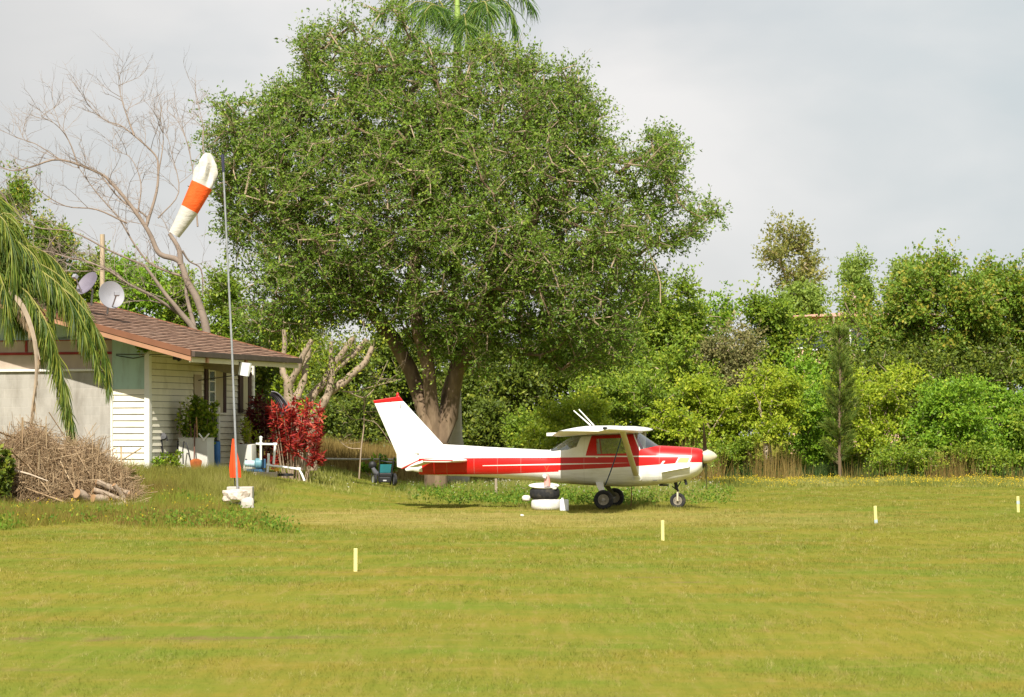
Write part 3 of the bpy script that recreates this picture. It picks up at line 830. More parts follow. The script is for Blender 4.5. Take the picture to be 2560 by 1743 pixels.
alum = mat('awning_metal', (.42, .36, .28), .5, .1, var=.12, sc=3)
ya, yb = hq(512, 915, .05).y, hq(512, 915, .05).y + 1.9
ynr = 1.5
P1, P2, P3, P4 = hq(507, 897, .05), hp(601, 906, ynr), hp(593, 938, ynr), hq(509, 921, .05)
m = MB(); rows = []
for k in range(17):                                   # ribbed metal panel swung out from the wall on two arms
    t = k / 16; o_ = Vector((.012, -.012, 0)) if (k // 2) % 2 else Vector((0, 0, 0))
    rows.append([P1.lerp(P4, t) + o_, P2.lerp(P3, t) + o_])
m.sheet(rows); m.sheet([[q + Vector((.02, .03, 0)) for q in r] for r in rows])
aw = m.build('awning', alum, house)
wht = mat('white_enamel', (.82, .82, .82), .4, var=.03)
Q = [hp(601, 906, ynr - .03), hp(624.5, 908.5, ynr - .03), hp(618, 941, ynr - .03), hp(595, 937, ynr - .03)]
m = MB(); m.prism(Q, 'y', (.02, .06, 0)); m.build('end_plate', wht, aw)
m = MB(); m.tube([P2, Vector((.03, P2.y + 1.2, P2.z + .1))], .012, 6); m.tube([P3, Vector((.03, P3.y + 1.2, P3.z - .1))], .012, 6); m.build('stay_arm', dark, aw)
m = MB(); c_ = hp(447, 897, -.1); m.lathe([(0, -.05), (.05, -.04), (.06, .03), (.03, .06)], c_, 12, Matrix.Rotation(R(60), 3, 'Y')); m.box(c_ + Vector((-.09, 0, .02)), (.1, .06, .09)); m.build('flood_light', dark, house)
m = MB(); a = hp(290, 889, -.04); b_ = hp(375, 888, -.06); m.tube([a, a.lerp(b_, .5) + Vector((0, 0, -.07)), b_], .011, 5); m.tube([a + Vector((0, 0, .03)), b_ + Vector((0, 0, .01)), b_ + Vector((.9, .3, .02))], .01, 5); m.build('wire', dark, house)
# dishes stand on the roof
dg = mat('dish_grey', (.27, .27, .295), .55, var=.05); dd = mat('dish_dark', (.17, .15, .19), .5, var=.1)
def dish(px, py, Yd, r, nrm, mt, label, arm=True):
    c = W(px, py, Yd); n = Vector(nrm).normalized()
    root = empty('satellite_dish', c, label, 'satellite dish', 'satellite dishes on the roof')
    q = n.to_track_quat('Z', 'Y').to_matrix()
    m = MB(); m.lathe([(0, -.10), (r * .35, -.085), (r * .7, -.045), (r, .01), (r * 1.01, -.004), (r * .7, -.062), (r * .35, -.105), (0, -.12)], (0, 0, 0), 30, q, sx=.93); m.build('reflector', mt, root, smooth=.8)
    m = MB(); bt = q @ Vector((0, -r * .9, -.03)); f = q @ Vector((0, -r * .25, r * 1.15))
    m.tube([bt, f], .018, 6); m.build('feed_arm', steel, root)
    m = MB(); m.box(f, (.12, .10, .10), q); m.tube([f, f - n * .07], .035, 8); m.build('receiver', dg, root, bevel=.01)
    m = MB(); m.tube([q @ Vector((0, 0, -.11)), q @ Vector((0, -.05, -.25)), (q @ Vector((0, -.05, -.25))) + Vector((-.03, 0, -.35))], .025, 8); m.build('mast', steel, root)
dish(279, 737, 67.5, .34, (.42, -.86, .22), dg, 'pale grey satellite dish on the roof ridge, facing the airfield')
dish(217, 708, 67.9, .33, (-.55, -.62, .55), dd, 'dark grey satellite dish behind the pale one, turned away')
# ------------------------------------------------------------ windsock
galv = mat('galvanised_steel', (.42, .43, .45), .4, .6, var=.15, sc=9)
b0 = W(596, 1252, 60.6); b0.z = float(gz(b0.x, b0.y))
ws = empty('windsock', b0, 'orange and white windsock hanging limp from a leaning grey pole', 'windsock')
topP = W(556.5, 386, 60.6)
m = MB(); m.tube([b0 - Vector((0, 0, .2)), b0.lerp(topP, .45) + Vector((.012, 0, 0)), b0.lerp(topP, .955)], [.026, .024, .021], 10); m.build('pole', galv, ws, world=True, smooth=.8)
m = MB(); m.tube([b0.lerp(topP, .95), topP], .034, 10); m.build('pole_sleeve', mat('navy_sleeve', (.03, .03, .06), .6), ws, world=True)
sockw = mat('sock_white', (.54, .51, .46), .85, var=.08, sc=5, bump=1., bsc=4, stretch=(1.2, 1.2, 2.6), dirt=((.38, .34, .29), .5, 4)); socko = mat('sock_orange', (.80, .10, .010), .75, var=.12, sc=5, bump=1., bsc=4, stretch=(1.2, 1.2, 2.6), dirt=((.62, .13, .03), .5, 5))
D0 = 60.55
RGS = [(519, 383, 7, .2), (519, 393, 14, .75), (519, 408, 20, 1.0), (517, 424, 23, 1.), (513, 440, 26, .8), (508.5, 453, 28, .45), (505, 462.5, 27.5, .12), (489, 494, 25.5, .05), (474, 523.5, 23.2, 0), (455, 556, 19, 0), (435.5, 587, 14.8, 0)]
def sock_ring(i, cx, cy, hw, fold, n=40):
    c = W(cx, cy, D0)
    a = RGS[max(i - 1, 0)]; b = RGS[min(i + 1, len(RGS) - 1)]
    ax = (W(b[0], b[1], D0) - W(a[0], a[1], D0)).normalized()
    if i < 6: ax = ax.lerp((W(435, 587, D0) - W(506, 462, D0)).normalized(), i / 6).normalized()
    u = Vector((0, 1, 0)); s = ax.cross(u).normalized(); u = s.cross(ax).normalized()
    r = hw * S(D0); out = []
    for k in range(n):
        th = 2 * math.pi * k / n
        f = 1 + fold * (.20 * math.sin(th * 5 + i * .8) + .13 * math.sin(th * 9 - i * 1.1))
        dent = fold * .85 * math.exp(-((th - 5.25) / .42) ** 2)      # the slack mouth falls in on itself
        out.append(c + s * (math.cos(th) * r * f) + u * (math.sin(th) * r * f * (1 - dent)))
    return out
rows = []
for i, (cx, cy, hw, fo_) in enumerate(RGS):
    rows.append(sock_ring(i, cx, cy, hw, fo_))
sock = None
for nm, a, b, mt in (('sock_mouth', 0, 6, sockw), ('sock_band', 6, 8, socko), ('sock_tail', 8, 10, sockw)):
    m = MB(); m.sheet([r + [r[0]] for r in rows[a:b + 1]]); m.build(nm, mt, ws, world=True, smooth=1.2)
m = MB(); m.tube([topP - Vector((0, 0, .25)), W(540, 418, 60.58), W(539, 455, 60.58), W(547, 460, 60.6)], .006, 5); m.build('hanging_wire', dark, ws, world=True)
# concrete lumps at its foot
conc = mat('old_concrete', (.50, .45, .40), .95, var=.12, sc=5, bump=.4, bsc=14, dirt=((.28, .24, .19), .5, 5))
rockm = mat('pale_rock', (.58, .49, .42), .95, var=.25, sc=9, bump=.9, bsc=12, dirt=((.30, .24, .18), .6, 6))
def rock(name, c, d, mt, label, cat, seed, lump=.16, grp=None, sub=3):
    bm = bmesh.new(); bmesh.ops.create_icosphere(bm, subdivisions=sub, radius=1)
    r_ = random.Random(seed); ph = [r_.uniform(0, 6) for _ in range(9)]
    for v in bm.verts:
        q = v.co.copy()
        k = 1 + lump * (math.sin(3 * q.x + ph[0]) * math.cos(3.4 * q.y + ph[1]) + .6 * math.sin(6 * q.z + ph[2] + 4 * q.x) + .4 * math.sin(11 * q.y + ph[3]) * math.cos(9 * q.x + ph[4]))
        q = Vector([math.copysign(abs(x) ** .7, x) for x in q]) * k
        v.co = Vector((q.x * d[0] / 2, q.y * d[1] / 2, q.z * d[2] / 2))
    me = bpy.data.meshes.new(name); bm.to_mesh(me); bm.free()
    o = link(name, me, mt, None, c); return tag(o, label, cat, grp)
m = MB(); c = W(601, 1234, 60.9); m.box((0, 0, -.08), (64 * S(60.9), .4, .46)); o = m.build('concrete_block', conc, None, bevel=.02); o.location = c
tag(o, 'square grey concrete block at the foot of the windsock pole', 'concrete block')
rock('rock', W(590, 1240, 60.35), (.52, .35, .30), rockm, 'pale pinkish rock lying against the concrete block', 'rock', 3)
rock('concrete_lump', W(619, 1262, 59.8), (.30, .28, .30), conc, 'broken lump of concrete in front of the concrete block', 'concrete lump', 8, .1)
# furled orange banner standing by the pole
m = MB(); rows = []
for t in np.linspace(0, 1, 12):
    cx, cy = 583 + 6 * t, 1097 + 97 * t
    hw = (2 + 9.5 * min(1, t * 1.4)) * S(61.6); c = W(cx, cy, 61.6)
    rows.append([c + Vector((math.cos(a) * hw * (1 + .25 * math.sin(4 * a + t * 2)), math.sin(a) * hw * .8 * (1 + .25 * math.sin(3 * a)), 0)) for a in np.linspace(0, 2 * math.pi, 25)])
m.sheet(rows)
c0 = W(589, 1194, 61.6); c0.z = float(gz(c0.x, c0.y))
bn = empty('furled_banner', c0, 'bright orange furled fabric banner standing upright behind the windsock pole', 'banner')
m.build('fabric', mat('banner_orange', (.80, .07, .01), .8, var=.12, sc=7), bn, world=True, smooth=1)
m = MB(); m.tube([c0 - Vector((0, 0, .1)), W(583, 1094, 61.6)], .012, 6); m.build('stick', dark, bn, world=True)

# ------------------------------------------------------------ yellow runway markers
ym = mat('marker_yellow', (.84, .76, .30), .55, var=.05, sc=6, dirt=((.75, .72, .55), .35, 7))
for i, (px, pt, pb, w, lean, lb) in enumerate([
        (888.5, 1371, 1429, 12.5, .5, 'yellow marker stake in the grass nearest the camera, biggest of the four'),
        (1657, 1301, 1351.5, 10.5, -1, 'yellow marker stake in the grass below the aeroplane nose wheel, second nearest'),
        (2190, 1265, 1309, 9.5, -4, 'leaning yellow marker stake third from the left, pale at its foot'),
        (2546, 1241, 1281, 9, -3, 'yellow marker stake with a pale blue band, at the far right edge')]):
    g = G(px, pb); s = S(g.y); h = (pb - pt) * s
    root = empty('marker_stake', g, lb, 'marker', 'yellow marker stakes along the runway edge')
    root.rotation_euler = (0, R(lean), R(28 + 5 * i))
    m = MB(); k = w * s * .62
    m.box((0, 0, h / 2 - .03), (k, k * .9, h + .06)); m.build('stake', ym, root, bevel=.004)
    if i > 1:
        m = MB(); m.box((0, -.002, h * (.12 if i == 2 else .62)), (k * 1.03, k * .93, h * .2)); m.build('reflector_band', mat('pale_blue_band', (.55, .62, .68), .4, var=.1), root)

# ------------------------------------------------------------ tyres, jug, bits under the aeroplane
wpaint = mat('flaking_white_paint', (.72, .70, .66), .75, var=.12, sc=6, dirt=((.20, .18, .16), .6, 4), bump=.3)
def tyre_prof(r, w):
    return [(r * .58, -w * .40), (r * .66, -w * .5), (r * .84, -w * .5), (r * .96, -w * .38), (r, -w * .16), (r, w * .16), (r * .96, w * .38), (r * .84, w * .5), (r * .66, w * .5), (r * .58, w * .40), (r * .55, w * .3), (r * .55, -w * .3), (r * .58, -w * .40)]
Yt = 59.15; c = W(1366, 1274, Yt); c.z = float(gz(c.x, c.y))
r0 = 38 * S(Yt)
m = MB(); m.lathe(tyre_prof(r0, .235), (0, 0, 0), 40); o = m.build('tyre', wpaint, None, smooth=.7); o.location = c + Vector((0, 0, .115))
tag(o, 'old tyre painted white lying flat on the grass, under the black one', 'tyre', 'stacked tyres'); o.rotation_euler = (.02, .02, 0)
m = MB(); m.cur = 0; m.lathe(tyre_prof(r0 * .99, .23), (0, 0, 0), 40)
o = m.build('tyre', rubber, None, smooth=.7); o.location = c + Vector((-.035, 0, .35))
tag(o, 'black tyre lying on top of the white-painted tyre beside the aeroplane', 'tyre', 'stacked tyres')
m = MB(); m.lathe([(.0, .0), (.2, .0), (.31, .045), (.325, .06), (.315, .062), (.2, .02), (0, .015)], (0, 0, 0), 36); o = m.build('basin', wpaint, None, smooth=.7); o.location = c + Vector((-.05, 0, .458)); o.rotation_euler = (R(9), 0, 0)
tag(o, 'shallow white basin lying on top of the black tyre', 'basin')
m = MB(); k = S(59.0); cc = W(1368, 1215, 59.05); m.lathe([(8.6, 0), (8.3, 6), (7, 16), (5, 24), (3.2, 29), (0, 31)], (0, 0, 0), 20); m.v = [Vector(v) * k for v in m.v]
o = m.build('pink_cone', mat('faded_pink_plastic', (.72, .30, .26), .55, var=.1), None, smooth=.7); o.location = cc; tag(o, 'faded pink plastic cone standing on the tyre stack', 'cone')
rock('white_rag', W(1361.5, 1191, 58.98), (.095, .09, .10), wpaint, 'small white rag caught on the pink cone', 'rag', 5, .2, sub=2)
rock('white_stone', W(1384, 1218, 58.95), (.15, .14, .11), wpaint, 'white stone on the right rim of the tyre stack', 'stone', 6, .12, sub=2)
rock('white_pan', W(1316, 1246, 59.6), (.19, .19, .13), wpaint, 'small white upturned pan left of the tyre stack', 'pan', 7, .03, sub=3)
j = empty('plastic_jug', W(1410, 1277, 58.4), 'white square plastic jug standing right of the tyres', 'jug')
m = MB(); k = S(58.4); m.box((0, 0, 14 * k), (21.5 * k, 21 * k, 29 * k), Matrix.Rotation(R(6), 3, 'Z')); m.build('body', mat('jug_plastic', (.74, .77, .82), .4, var=.03, dirt=((.55, .52, .45), .25, 4)), j, bevel=.022, smooth=.9)
m = MB(); m.lathe([(.028, 0), (.028, .03), (0, .032)], (-.03, .02, 28.4 * k), 12); m.build('cap', wpaint, j)
o = MB(); o.tube([(0, 0, -.1), (.0, 0, 49 * S(69.5))], .032, 8); g = G(1240, 1246); o = o.build('short_post', mat('weathered_wood', (.36, .29, .21), .9, var=.2, sc=6, stretch=(4, 4, .6)), None); o.location = g
tag(o, 'short weathered wooden post in the weeds under the fuselage', 'post')
rock('litter', G(1305, 1291) + Vector((0, 0, .02)), (.07, .06, .04), wpaint, 'scrap of pale litter on the dry grass', 'litter', 12, .2, sub=2)

# ------------------------------------------------------------ wheelchair by the fence
g = G(966, 1213)
Yw = g.y; k = S(Yw)
wc = empty('wheelchair', g, 'black wheelchair with teal backrest parked by the fence behind the aeroplane tail', 'wheelchair')
ww = lambda px, py, dy=0.: W(px, py, Yw + dy)
blk = mat('black_vinyl', (.014, .014, .016), .55, var=.3)
for a, b_ in (((950, 1142), (946, 1203)), ((985.5, 1144), (976, 1203))):
    m = MB(); A, B = ww(*a), ww(*b_); m.tube([A + Vector((0, -.12, .01)), A + Vector((0, -.02, .0)), A.lerp(B, .1), B], .017, 8); m.build('back_post', blk, wc, world=True)
teal = mat('teal_fabric', (.01, .13, .15), .8, var=.2)
m = MB(); m.prism([ww(950, 1161, .03), ww(979, 1161, .03), ww(976, 1182, .03), ww(948, 1182, .03)], 'y', (0, .03, 0)); m.build('backrest', teal, wc, world=True)
m = MB(); m.tube([ww(951, 1152, .02), ww(966, 1155, .05), ww(981, 1156, .02)], .022, 8); m.build('cross_bar', blk, wc, world=True)
m = MB(); m.box(ww(963, 1187, .28), (.44, .5, .09)); m.build('seat', blk, wc, world=True, bevel=.02)
m = MB(); m.box(ww(962, 1199, .25), (.34, .45, .16)); m.build('battery_box', blk, wc, world=True, bevel=.02)
m = MB(); m.box(ww(962, 1201.5, -.0), (.10, .02, .035)); m.build('plate', mat('plate_grey', (.5, .5, .5), .5), wc, world=True)
for px in (936, 986):
    m = MB(); c = ww(px, 1199, .2); rot = Matrix.Rotation(R(90), 3, 'Y')
    rt = bpy.data.objects.new('wheel', None); COL.objects.link(rt); rt.parent = wc; rt.location = c - wc.location; rt.rotation_euler = (0, 0, R(18))
    m.lathe([(.13, -.03), (.15, -.045), (.175, -.03), (.18, 0), (.175, .03), (.15, .045), (.13, .03), (.13, -.03)], (0, 0, 0), 28, rot); m.build('tyre', rubber, rt, smooth=.7)
    m = MB(); m.lathe([(0, -.03), (.05, -.032), (.12, -.02), (.132, -.036), (.137, 0), (.132, .036), (.12, .02), (.05, .032), (0, .03)], (0, 0, 0), 28, rot); m.build('rim', galv, rt, smooth=.6)
for px in (950, 976):
    m = MB(); m.tube([ww(px, 1210, .62) + Vector((-.02, 0, 0)), ww(px, 1210, .62) + Vector((.02, 0, 0))], .06, 16); m.build('caster', rubber, wc, world=True)
m = MB(); m.tube([ww(931, 1163, .1), ww(931, 1163, .1) + Vector((0, .05, 0)), ww(931, 1163, .1) + Vector((0, .1, .0))], [.07, .115, .06], 14); m.build('headrest', blk, wc, world=True, smooth=.9)
m = MB(); m.tube([ww(932, 1170, .1), ww(937, 1180, .12), ww(945, 1186, .14)], [.05, .075, .06], 10); m.build('arm_pad', mat('grey_vinyl', (.12, .12, .14), .6), wc, world=True, smooth=.9)

# ------------------------------------------------------------ fence rail behind
fy = 86.5
fe = empty('chain_fence', W(930, 1250, fy), 'low grey fence rail on thin posts running behind the wheelchair', 'fence')
fe.location.z = 0
m = MB(); m.tube([W(752, 1147, fy), W(900, 1148.5, fy), W(1128, 1150, fy)], .028, 8); m.build('rail', mat('rail_grey', (.55, .50, .43), .7, var=.2, sc=5), fe, world=True)
for px in (764, 930, 1100):
    m = MB(); a = W(px, 1145, fy + .05); m.tube([a, Vector((a.x, a.y, -.1))], .03, 8); m.build('fence_post', galv, fe, world=True)
# pole behind the house
a = W(256, 586, 86); o = MB(); o.tube([(0, 0, -1), (0, 0, a.z)], [.1, .075], 10); o = o.build('utility_pole', mat('bare_pole_wood', (.45, .35, .24), .9, var=.15, stretch=(6, 6, .5), sc=4), None, smooth=.8); o.location = (a.x, a.y, 0)
tag(o, 'bare tan wooden pole rising behind the satellite dishes', 'pole')

# ------------------------------------------------------------ things against the side wall and the pump
def at(px, py, Y): 
    q = W(px, py, Y); return q
def stand(px, Y):
    X = (px - 1280) * Y / F; return Vector((X, Y, float(gz(X, Y))))
pvc = mat('white_pvc', (.80, .80, .78), .35, var=.03)
Yp = 67.0; g = stand(668, Yp)
pu = empty('water_pipes', g, 'white plastic water pipes with risers and an elbow beside the blue pump', 'pipes')
for nm, pts, r in (('riser', [(652, 1097), (652, 1150)], 3.0), ('cross_pipe', [(640, 1110), (652, 1110.5), (688, 1111)], 2.9), ('riser', [(688, 1110), (684, 1160)], 2.9),
                   ('riser', [(671.5, 1134), (671, 1160), (665.5, 1205)], 3.2), ('outlet_pipe', [(671, 1163.5), (710, 1168), (747, 1173), (754, 1185), (761, 1202)], 3.0)):
    m = MB(); m.tube([at(x, y, Yp) for x, y in pts], r * S(Yp), 10); m.build(nm, pvc, pu, world=True, smooth=.9)
for x, y in ((652, 1110.5), (688, 1111), (671, 1163), (747, 1173)):
    m = MB(); c = at(x, y, Yp); m.tube([c + Vector((-.045, 0, 0)), c + Vector((.045, 0, 0))], .038, 10); m.build('pipe_joint', pvc, pu, world=True)
m = MB(); m.lathe([(.0, -.05), (.04, -.03), (.035, .0), (.05, .03), (.0, .06)], at(652, 1096, Yp), 12); m.build('pipe_cap', pvc, pu, world=True, smooth=.9)
g = stand(640, Yp + .35)
bp = empty('water_pump', g, 'blue water pump lying beside the white pipes', 'pump')
pb = mat('pump_blue', (.13, .30, .36), .5, var=.15, dirt=((.3, .33, .3), .4, 6)); pl = mat('pump_pale', (.42, .58, .62), .5, var=.1); pd = mat('pump_dark_blue', (.03, .10, .2), .5)
m = MB(); m.tube([at(611, 1159, Yp + .35), at(613, 1159, Yp + .35), at(640, 1159.5, Yp + .35)], [.045, .075, .08], 16); m.build('motor', pl, bp, world=True, smooth=.7)
m = MB(); m.tube([at(637, 1159, Yp + .35), at(640, 1159, Yp + .35), at(653, 1159, Yp + .35), at(656, 1159, Yp + .35)], [.09, .13, .13, .10], 18); m.build('housing', pb, bp, world=True, smooth=.7)
m = MB(); m.box(at(660, 1159, Yp + .3), (.09, .14, .22)); m.build('flange', pd, bp, world=True, bevel=.01)
m = MB(); c = at(640, 1176, Yp + .35); m.box(c, (.42, .22, .06)); m.build('foot', pd, bp, world=True)
m = MB(); c = at(660, 1187, Yp); m.box((0, 0, 0), (.62, .35, .12)); o = m.build('wooden_board', ply, None, bevel=.008); o.location = c; tag(o, 'pinkish wooden board on the ground under the pump', 'board')
m = MB(); c = at(714, 1186, Yp + .2); m.lathe([(0, .02), (.16, .02), (.19, 0), (.19, -.04), (0, -.04)], (0, 0, 0), 20); o = m.build('lid', dark, None); o.location = c; tag(o, 'dark round lid lying right of the pipe riser', 'lid')
b_ = empty('yellow_bottle', at(691.5, 1178, Yp + .1), 'yellow plastic bottle standing behind the outlet pipe', 'bottle')
m = MB(); k = S(Yp); m.lathe([(6 * k, 0), (6.4 * k, 2 * k), (6.2 * k, 11 * k), (3 * k, 15 * k), (2.2 * k, 17 * k), (0, 17 * k)], (0, 0, 0), 16); m.build('body', mat('bottle_yellow', (.75, .42, .05), .4), b_, smooth=.7)
m = MB(); m.lathe([(2.6 * k, 16.8 * k), (2.6 * k, 20 * k), (0, 20.4 * k)], (0, 0, 0), 12); m.build('cap', mat('cap_red', (.5, .05, .03), .5), b_)
def bin_(name, px0, px1, py0, py1, Y, dep, mt, label, cat, taper=.9, peak=0.):
    k = S(Y); c = at((px0 + px1) / 2, py1, Y); w = (px1 - px0) * k; h = (py1 - py0) * k
    m = MB(); wt, dt = w * taper / 2, dep * taper / 2
    m.hexa([(-w / 2, -dep / 2, 0), (w / 2, -dep / 2, 0), (w / 2, dep / 2, 0), (-w / 2, dep / 2, 0)], [(-wt, -dt, h - peak), (wt, -dt, h - peak), (wt, dt, h), (-wt, dt, h)])
    root = empty(name, c, label, cat); root.rotation_euler = (0, 0, -R(14))
    m.build('body', mt, root, bevel=.025, smooth=.5)
    return root, w, h
tankm = mat('tank_grey_plastic', (.56, .54, .48), .6, var=.06, sc=2, dirt=((.36, .33, .27), .5, 3))
t_, w, h = bin_('plastic_tank', 452, 530, 1097, 1176, 66.9, .5, tankm, 'large pale grey plastic tank against the side wall', 'tank', .97)
m = MB(); m.box((0, 0, h + .01), (w * .99, .5, .03)); m.build('lid', tankm, t_, bevel=.01)
m = MB(); m.box((-w / 2 - .045, .05, h * .47), (.05, .35, h * .94)); m.build('side_board', dark, t_)
t_, w, h = bin_('storage_bin', 594, 638, 1110, 1178, 68.2, .38, tankm, 'pale grey storage bin standing behind the pump', 'bin', .9, .02)
m = MB(); m.box((.06, -.185, h * .42), (.05, .02, .05)); m.build('latch', steel, t_)
bl = mat('barrel_blue', (.03, .13, .34), .45, var=.12)
b_ = empty('barrel', stand(541, 67.9), 'blue plastic barrel behind the grey tank', 'barrel')
m = MB(); zt = at(541, 1104, 67.9).z - b_.location.z; rr = 10 * S(67.9)
m.lathe([(rr * .92, -.05), (rr, .04), (rr, zt * .45), (rr * 1.05, zt * .5), (rr, zt * .55), (rr, zt * .94), (rr * .9, zt), (0, zt)], (0, 0, 0), 22); m.build('body', bl, b_, smooth=.6)
m = MB(); m.lathe([(.03, 0), (.03, .03), (0, .03)], (.05, -.04, zt), 10); m.build('bung', dark, b_)
rust = mat('rusty_steel', (.33, .09, .02), .85, var=.3, sc=8); hand = mat('tool_handle', (.13, .06, .04), .8, var=.3)
sh = empty('shovel', at(490, 1174, 66.3), 'rusty shovel with a dark handle leaning on the grey tank', 'shovel')
m = MB(); m.tube([at(487, 1060, 66.8), at(485.5, 1150, 66.35)], .017, 8); m.build('handle', hand, sh, world=True)
m = MB(); rows = []
for t in np.linspace(0, 1, 8):
    hw = 15.5 * (1 - .35 * t * t) * min(1, .35 + t * 4); y = 1147 + 29 * t
    rows.append([at(490 + hw * u, y, 66.3 - .06 * (1 - u * u)) for u in np.linspace(-1, 1, 7)])
m.sheet(rows); m.build('blade', rust, sh, world=True, smooth=1)
for i, (a, b2, lb) in enumerate((((474, 1040), (479, 1105), 'dark garden tool handle left of the shovel, against the wall'), ((491, 1044), (493, 1098), 'tan wooden stick behind the shovel handle, against the wall'))):
    o = MB(); A, B = at(*a, 67.0), at(*b2, 66.8); o.tube([Vector((0, 0, 0)), B - A], .016, 7); o = o.build('tool_handle' if i == 0 else 'stick', hand if i == 0 else mat('stick_tan', (.42, .24, .10), .8), None); o.location = A; tag(o, lb, 'tool handle' if i == 0 else 'stick')
o = MB(); A = at(497, 1084, 66.6); m = o
m.tube([(0, 0, 0), at(512, 1103, 66.6) - A], .018, 6); m.tube([at(523, 1084, 66.55) - A, at(507, 1102, 66.55) - A], .018, 6)
o = m.build('crossed_slats', cornerm, None); o.location = A; tag(o, 'two white slats crossed on top of the grey tank', 'slats')
o = MB(); A = at(459, 1103, 66.4); o.tube([at(x, y, 66.42) - A for x, y in ((458, 1160), (457, 1125), (460, 1104), (464, 1106), (472, 1130), (477, 1158))], .015, 7); o = o.build('garden_hose', blk, None, smooth=1); o.location = A; tag(o, 'black garden hose looped over the grey tank', 'hose')
o = empty('hose_tap', stand(408, 66.6), 'black hose tap on a short stand near the house corner', 'tap')
zt = at(408, 1092, 66.6)
m = MB(); m.tube([o.location, zt - Vector((.05, 0, .0))], .03, 8); m.build('stand', dark, o, world=True)
m = MB(); m.lathe([(0, -.05), (.08, -.045), (.09, 0), (.08, .045), (0, .05)], zt, 16, Matrix.Rotation(R(70), 3, 'X')); m.tube([zt, zt + Vector((.09, -.02, .0)), zt + Vector((.1, -.02, -.1))], .018, 7); m.build('tap_head', blk, o, world=True)

# ------------------------------------------------------------ brush pile and logs
def sticks(A, B, r):
    d = unit(B - A); s = unit(np.cross(d, np.array([.31, .55, .77]))); t = np.cross(d, s)
    n = len(A); V = np.empty((n, 6, 3)); r = r[:, None]
    for k in range(3):
        o = s * math.cos(2.094 * k) + t * math.sin(2.094 * k)
        V[:, k] = A + o * r; V[:, 3 + k] = B + o * r * .55
    base = (np.arange(n) * 6)[:, None]
    Fq = np.concatenate([base + np.array([[k, (k + 1) % 3, 3 + (k + 1) % 3, 3 + k]]) for k in range(3)])
    return V.reshape(-1, 3), Fq
Yb = 59.2
prof = [(-90, 1130), (0, 1100), (45, 1068), (80, 1046), (112, 1066), (150, 1096), (200, 1100), (235, 1096), (262, 1128), (285, 1150), (315, 1175), (345, 1240), (360, 1285)]
ppx = np.array([a for a, _ in prof], float); ppy = np.array([b for _, b in prof], float)
n = 8000
px = RG.uniform(-80, 345, n); top = np.interp(px, ppx, ppy)
t = RG.uniform(0, 1, n) ** .8
py = top + (1283 - top) * t
Yd = Yb - 1.5 * np.sqrt(np.clip(t, 0, 1)) + .15 * RG.normal(size=n)
Cc = np.stack([(px - 1280) * Yd / F, Yd, EYE - (py - HY) * Yd / F], 1)
th = RG.normal(0, .9, n); ph = RG.uniform(0, math.pi, n)
D = np.stack([np.cos(ph) * np.cos(th), np.sin(ph) * .6 * np.cos(th), np.sin(th) * .75 - .12], 1); D = unit(D)
L = RG.uniform(.15, .75, n) * np.where(RG.uniform(size=n) < .06, 1.7, 1)
A, B = Cc - D * L[:, None] / 2, Cc + D * L[:, None] / 2
Vv, Ff = sticks(A, B, RG.uniform(.0025, .007, n) * (1 + (L > .7) * .6))
brm, nt, bs = newmat('dry_brush')
atb = nt.n('ShaderNodeAttribute', attribute_name='v').outputs['Fac']
nt.l(nt.mix(atb, (.23, .145, .078), (.52, .385, .235)), bs.inputs['Base Color']); bs.inputs['Roughness'].default_value = .9; bs.inputs['Specular IOR Level'].default_value = .1
big = rnd.sample(range(n), 70)
for i in big:
    k_ = rnd.uniform(1.6, 2.6); A[i] = Cc[i] - D[i] * L[i] * k_ / 2 - np.array([0, .12, 0]); B[i] = Cc[i] + D[i] * L[i] * k_ / 2 - np.array([0, .12, 0])
rr_ = RG.uniform(.0025, .007, n) * (1 + (L > .7) * .6); rr_[big] = RG.uniform(.012, .026, len(big))
Vv, Ff = sticks(A, B, rr_)
g = Vector((-9.7, Yb, float(gz(-9.7, Yb))))
bp = empty('brush_pile', g, 'big heap of dry brown cut branches and twigs in front of the block wall', 'brush pile')
o = np_mesh('twigs', Vv, Ff, brm, bp, attr=np.repeat(RG.uniform(size=n), 6)); o['kind'] = 'stuff'
m = MB(); rows = []
for t in np.linspace(0, 1, 9):
    r = []
    for x in np.linspace(-85, 352, 45):
        tp = float(np.interp(x, ppx, ppy)) + 16; y = tp + (1292 - tp) * t; Yd = Yb + .25 - 1.35 * math.sqrt(t) + .10 * math.sin(x * .21 + 9 * t) + .08 * math.sin(x * .5 - 7 * t)
        r.append(W(x, y, Yd))
    rows.append(r)
m.sheet(rows); m.sheet([rows[0], [Vector((q.x, q.y + 1.6, float(gz(q.x, q.y + 1.6)) - .1)) for q in rows[0]]])
m.build('heap', mat('leaf_litter', (.20, .13, .085), .95, var=.4, sc=7, bump=1., bsc=18, dirt=((.36, .26, .17), .7, 6)), bp, world=True, smooth=1.2)
logm = mat('log_bark', (.33, .25, .18), .95, var=.3, sc=7, bump=.8, bsc=15, dirt=((.45, .38, .30), .6, 5)); cutm = mat('cut_wood', (.38, .22, .11), .85, var=.15)
LG = [((240, 1206), (322, 1234), 8, .3, 'upper pale log lying across the brush pile'), ((233, 1226), (316, 1252), 7, .1, 'mid brown log between the upper log and the bottom log'),
      ((224, 1270), (316, 1260), 8, -.1, 'long bottom log lying level at the foot of the brush pile'), ((246, 1290), (312, 1279), 7, -.3, 'lowest log half hidden in the grass'),
      ((232, 1246), (268, 1250), 11, -.05, 'short thick log showing its orange cut end'), ((192, 1234), (222, 1246), 13, .05, 'stubby whitish log at the left end of the log heap'), ((285, 1212), (330, 1275), 6, .2, 'thin log slanting down at the right of the heap')]
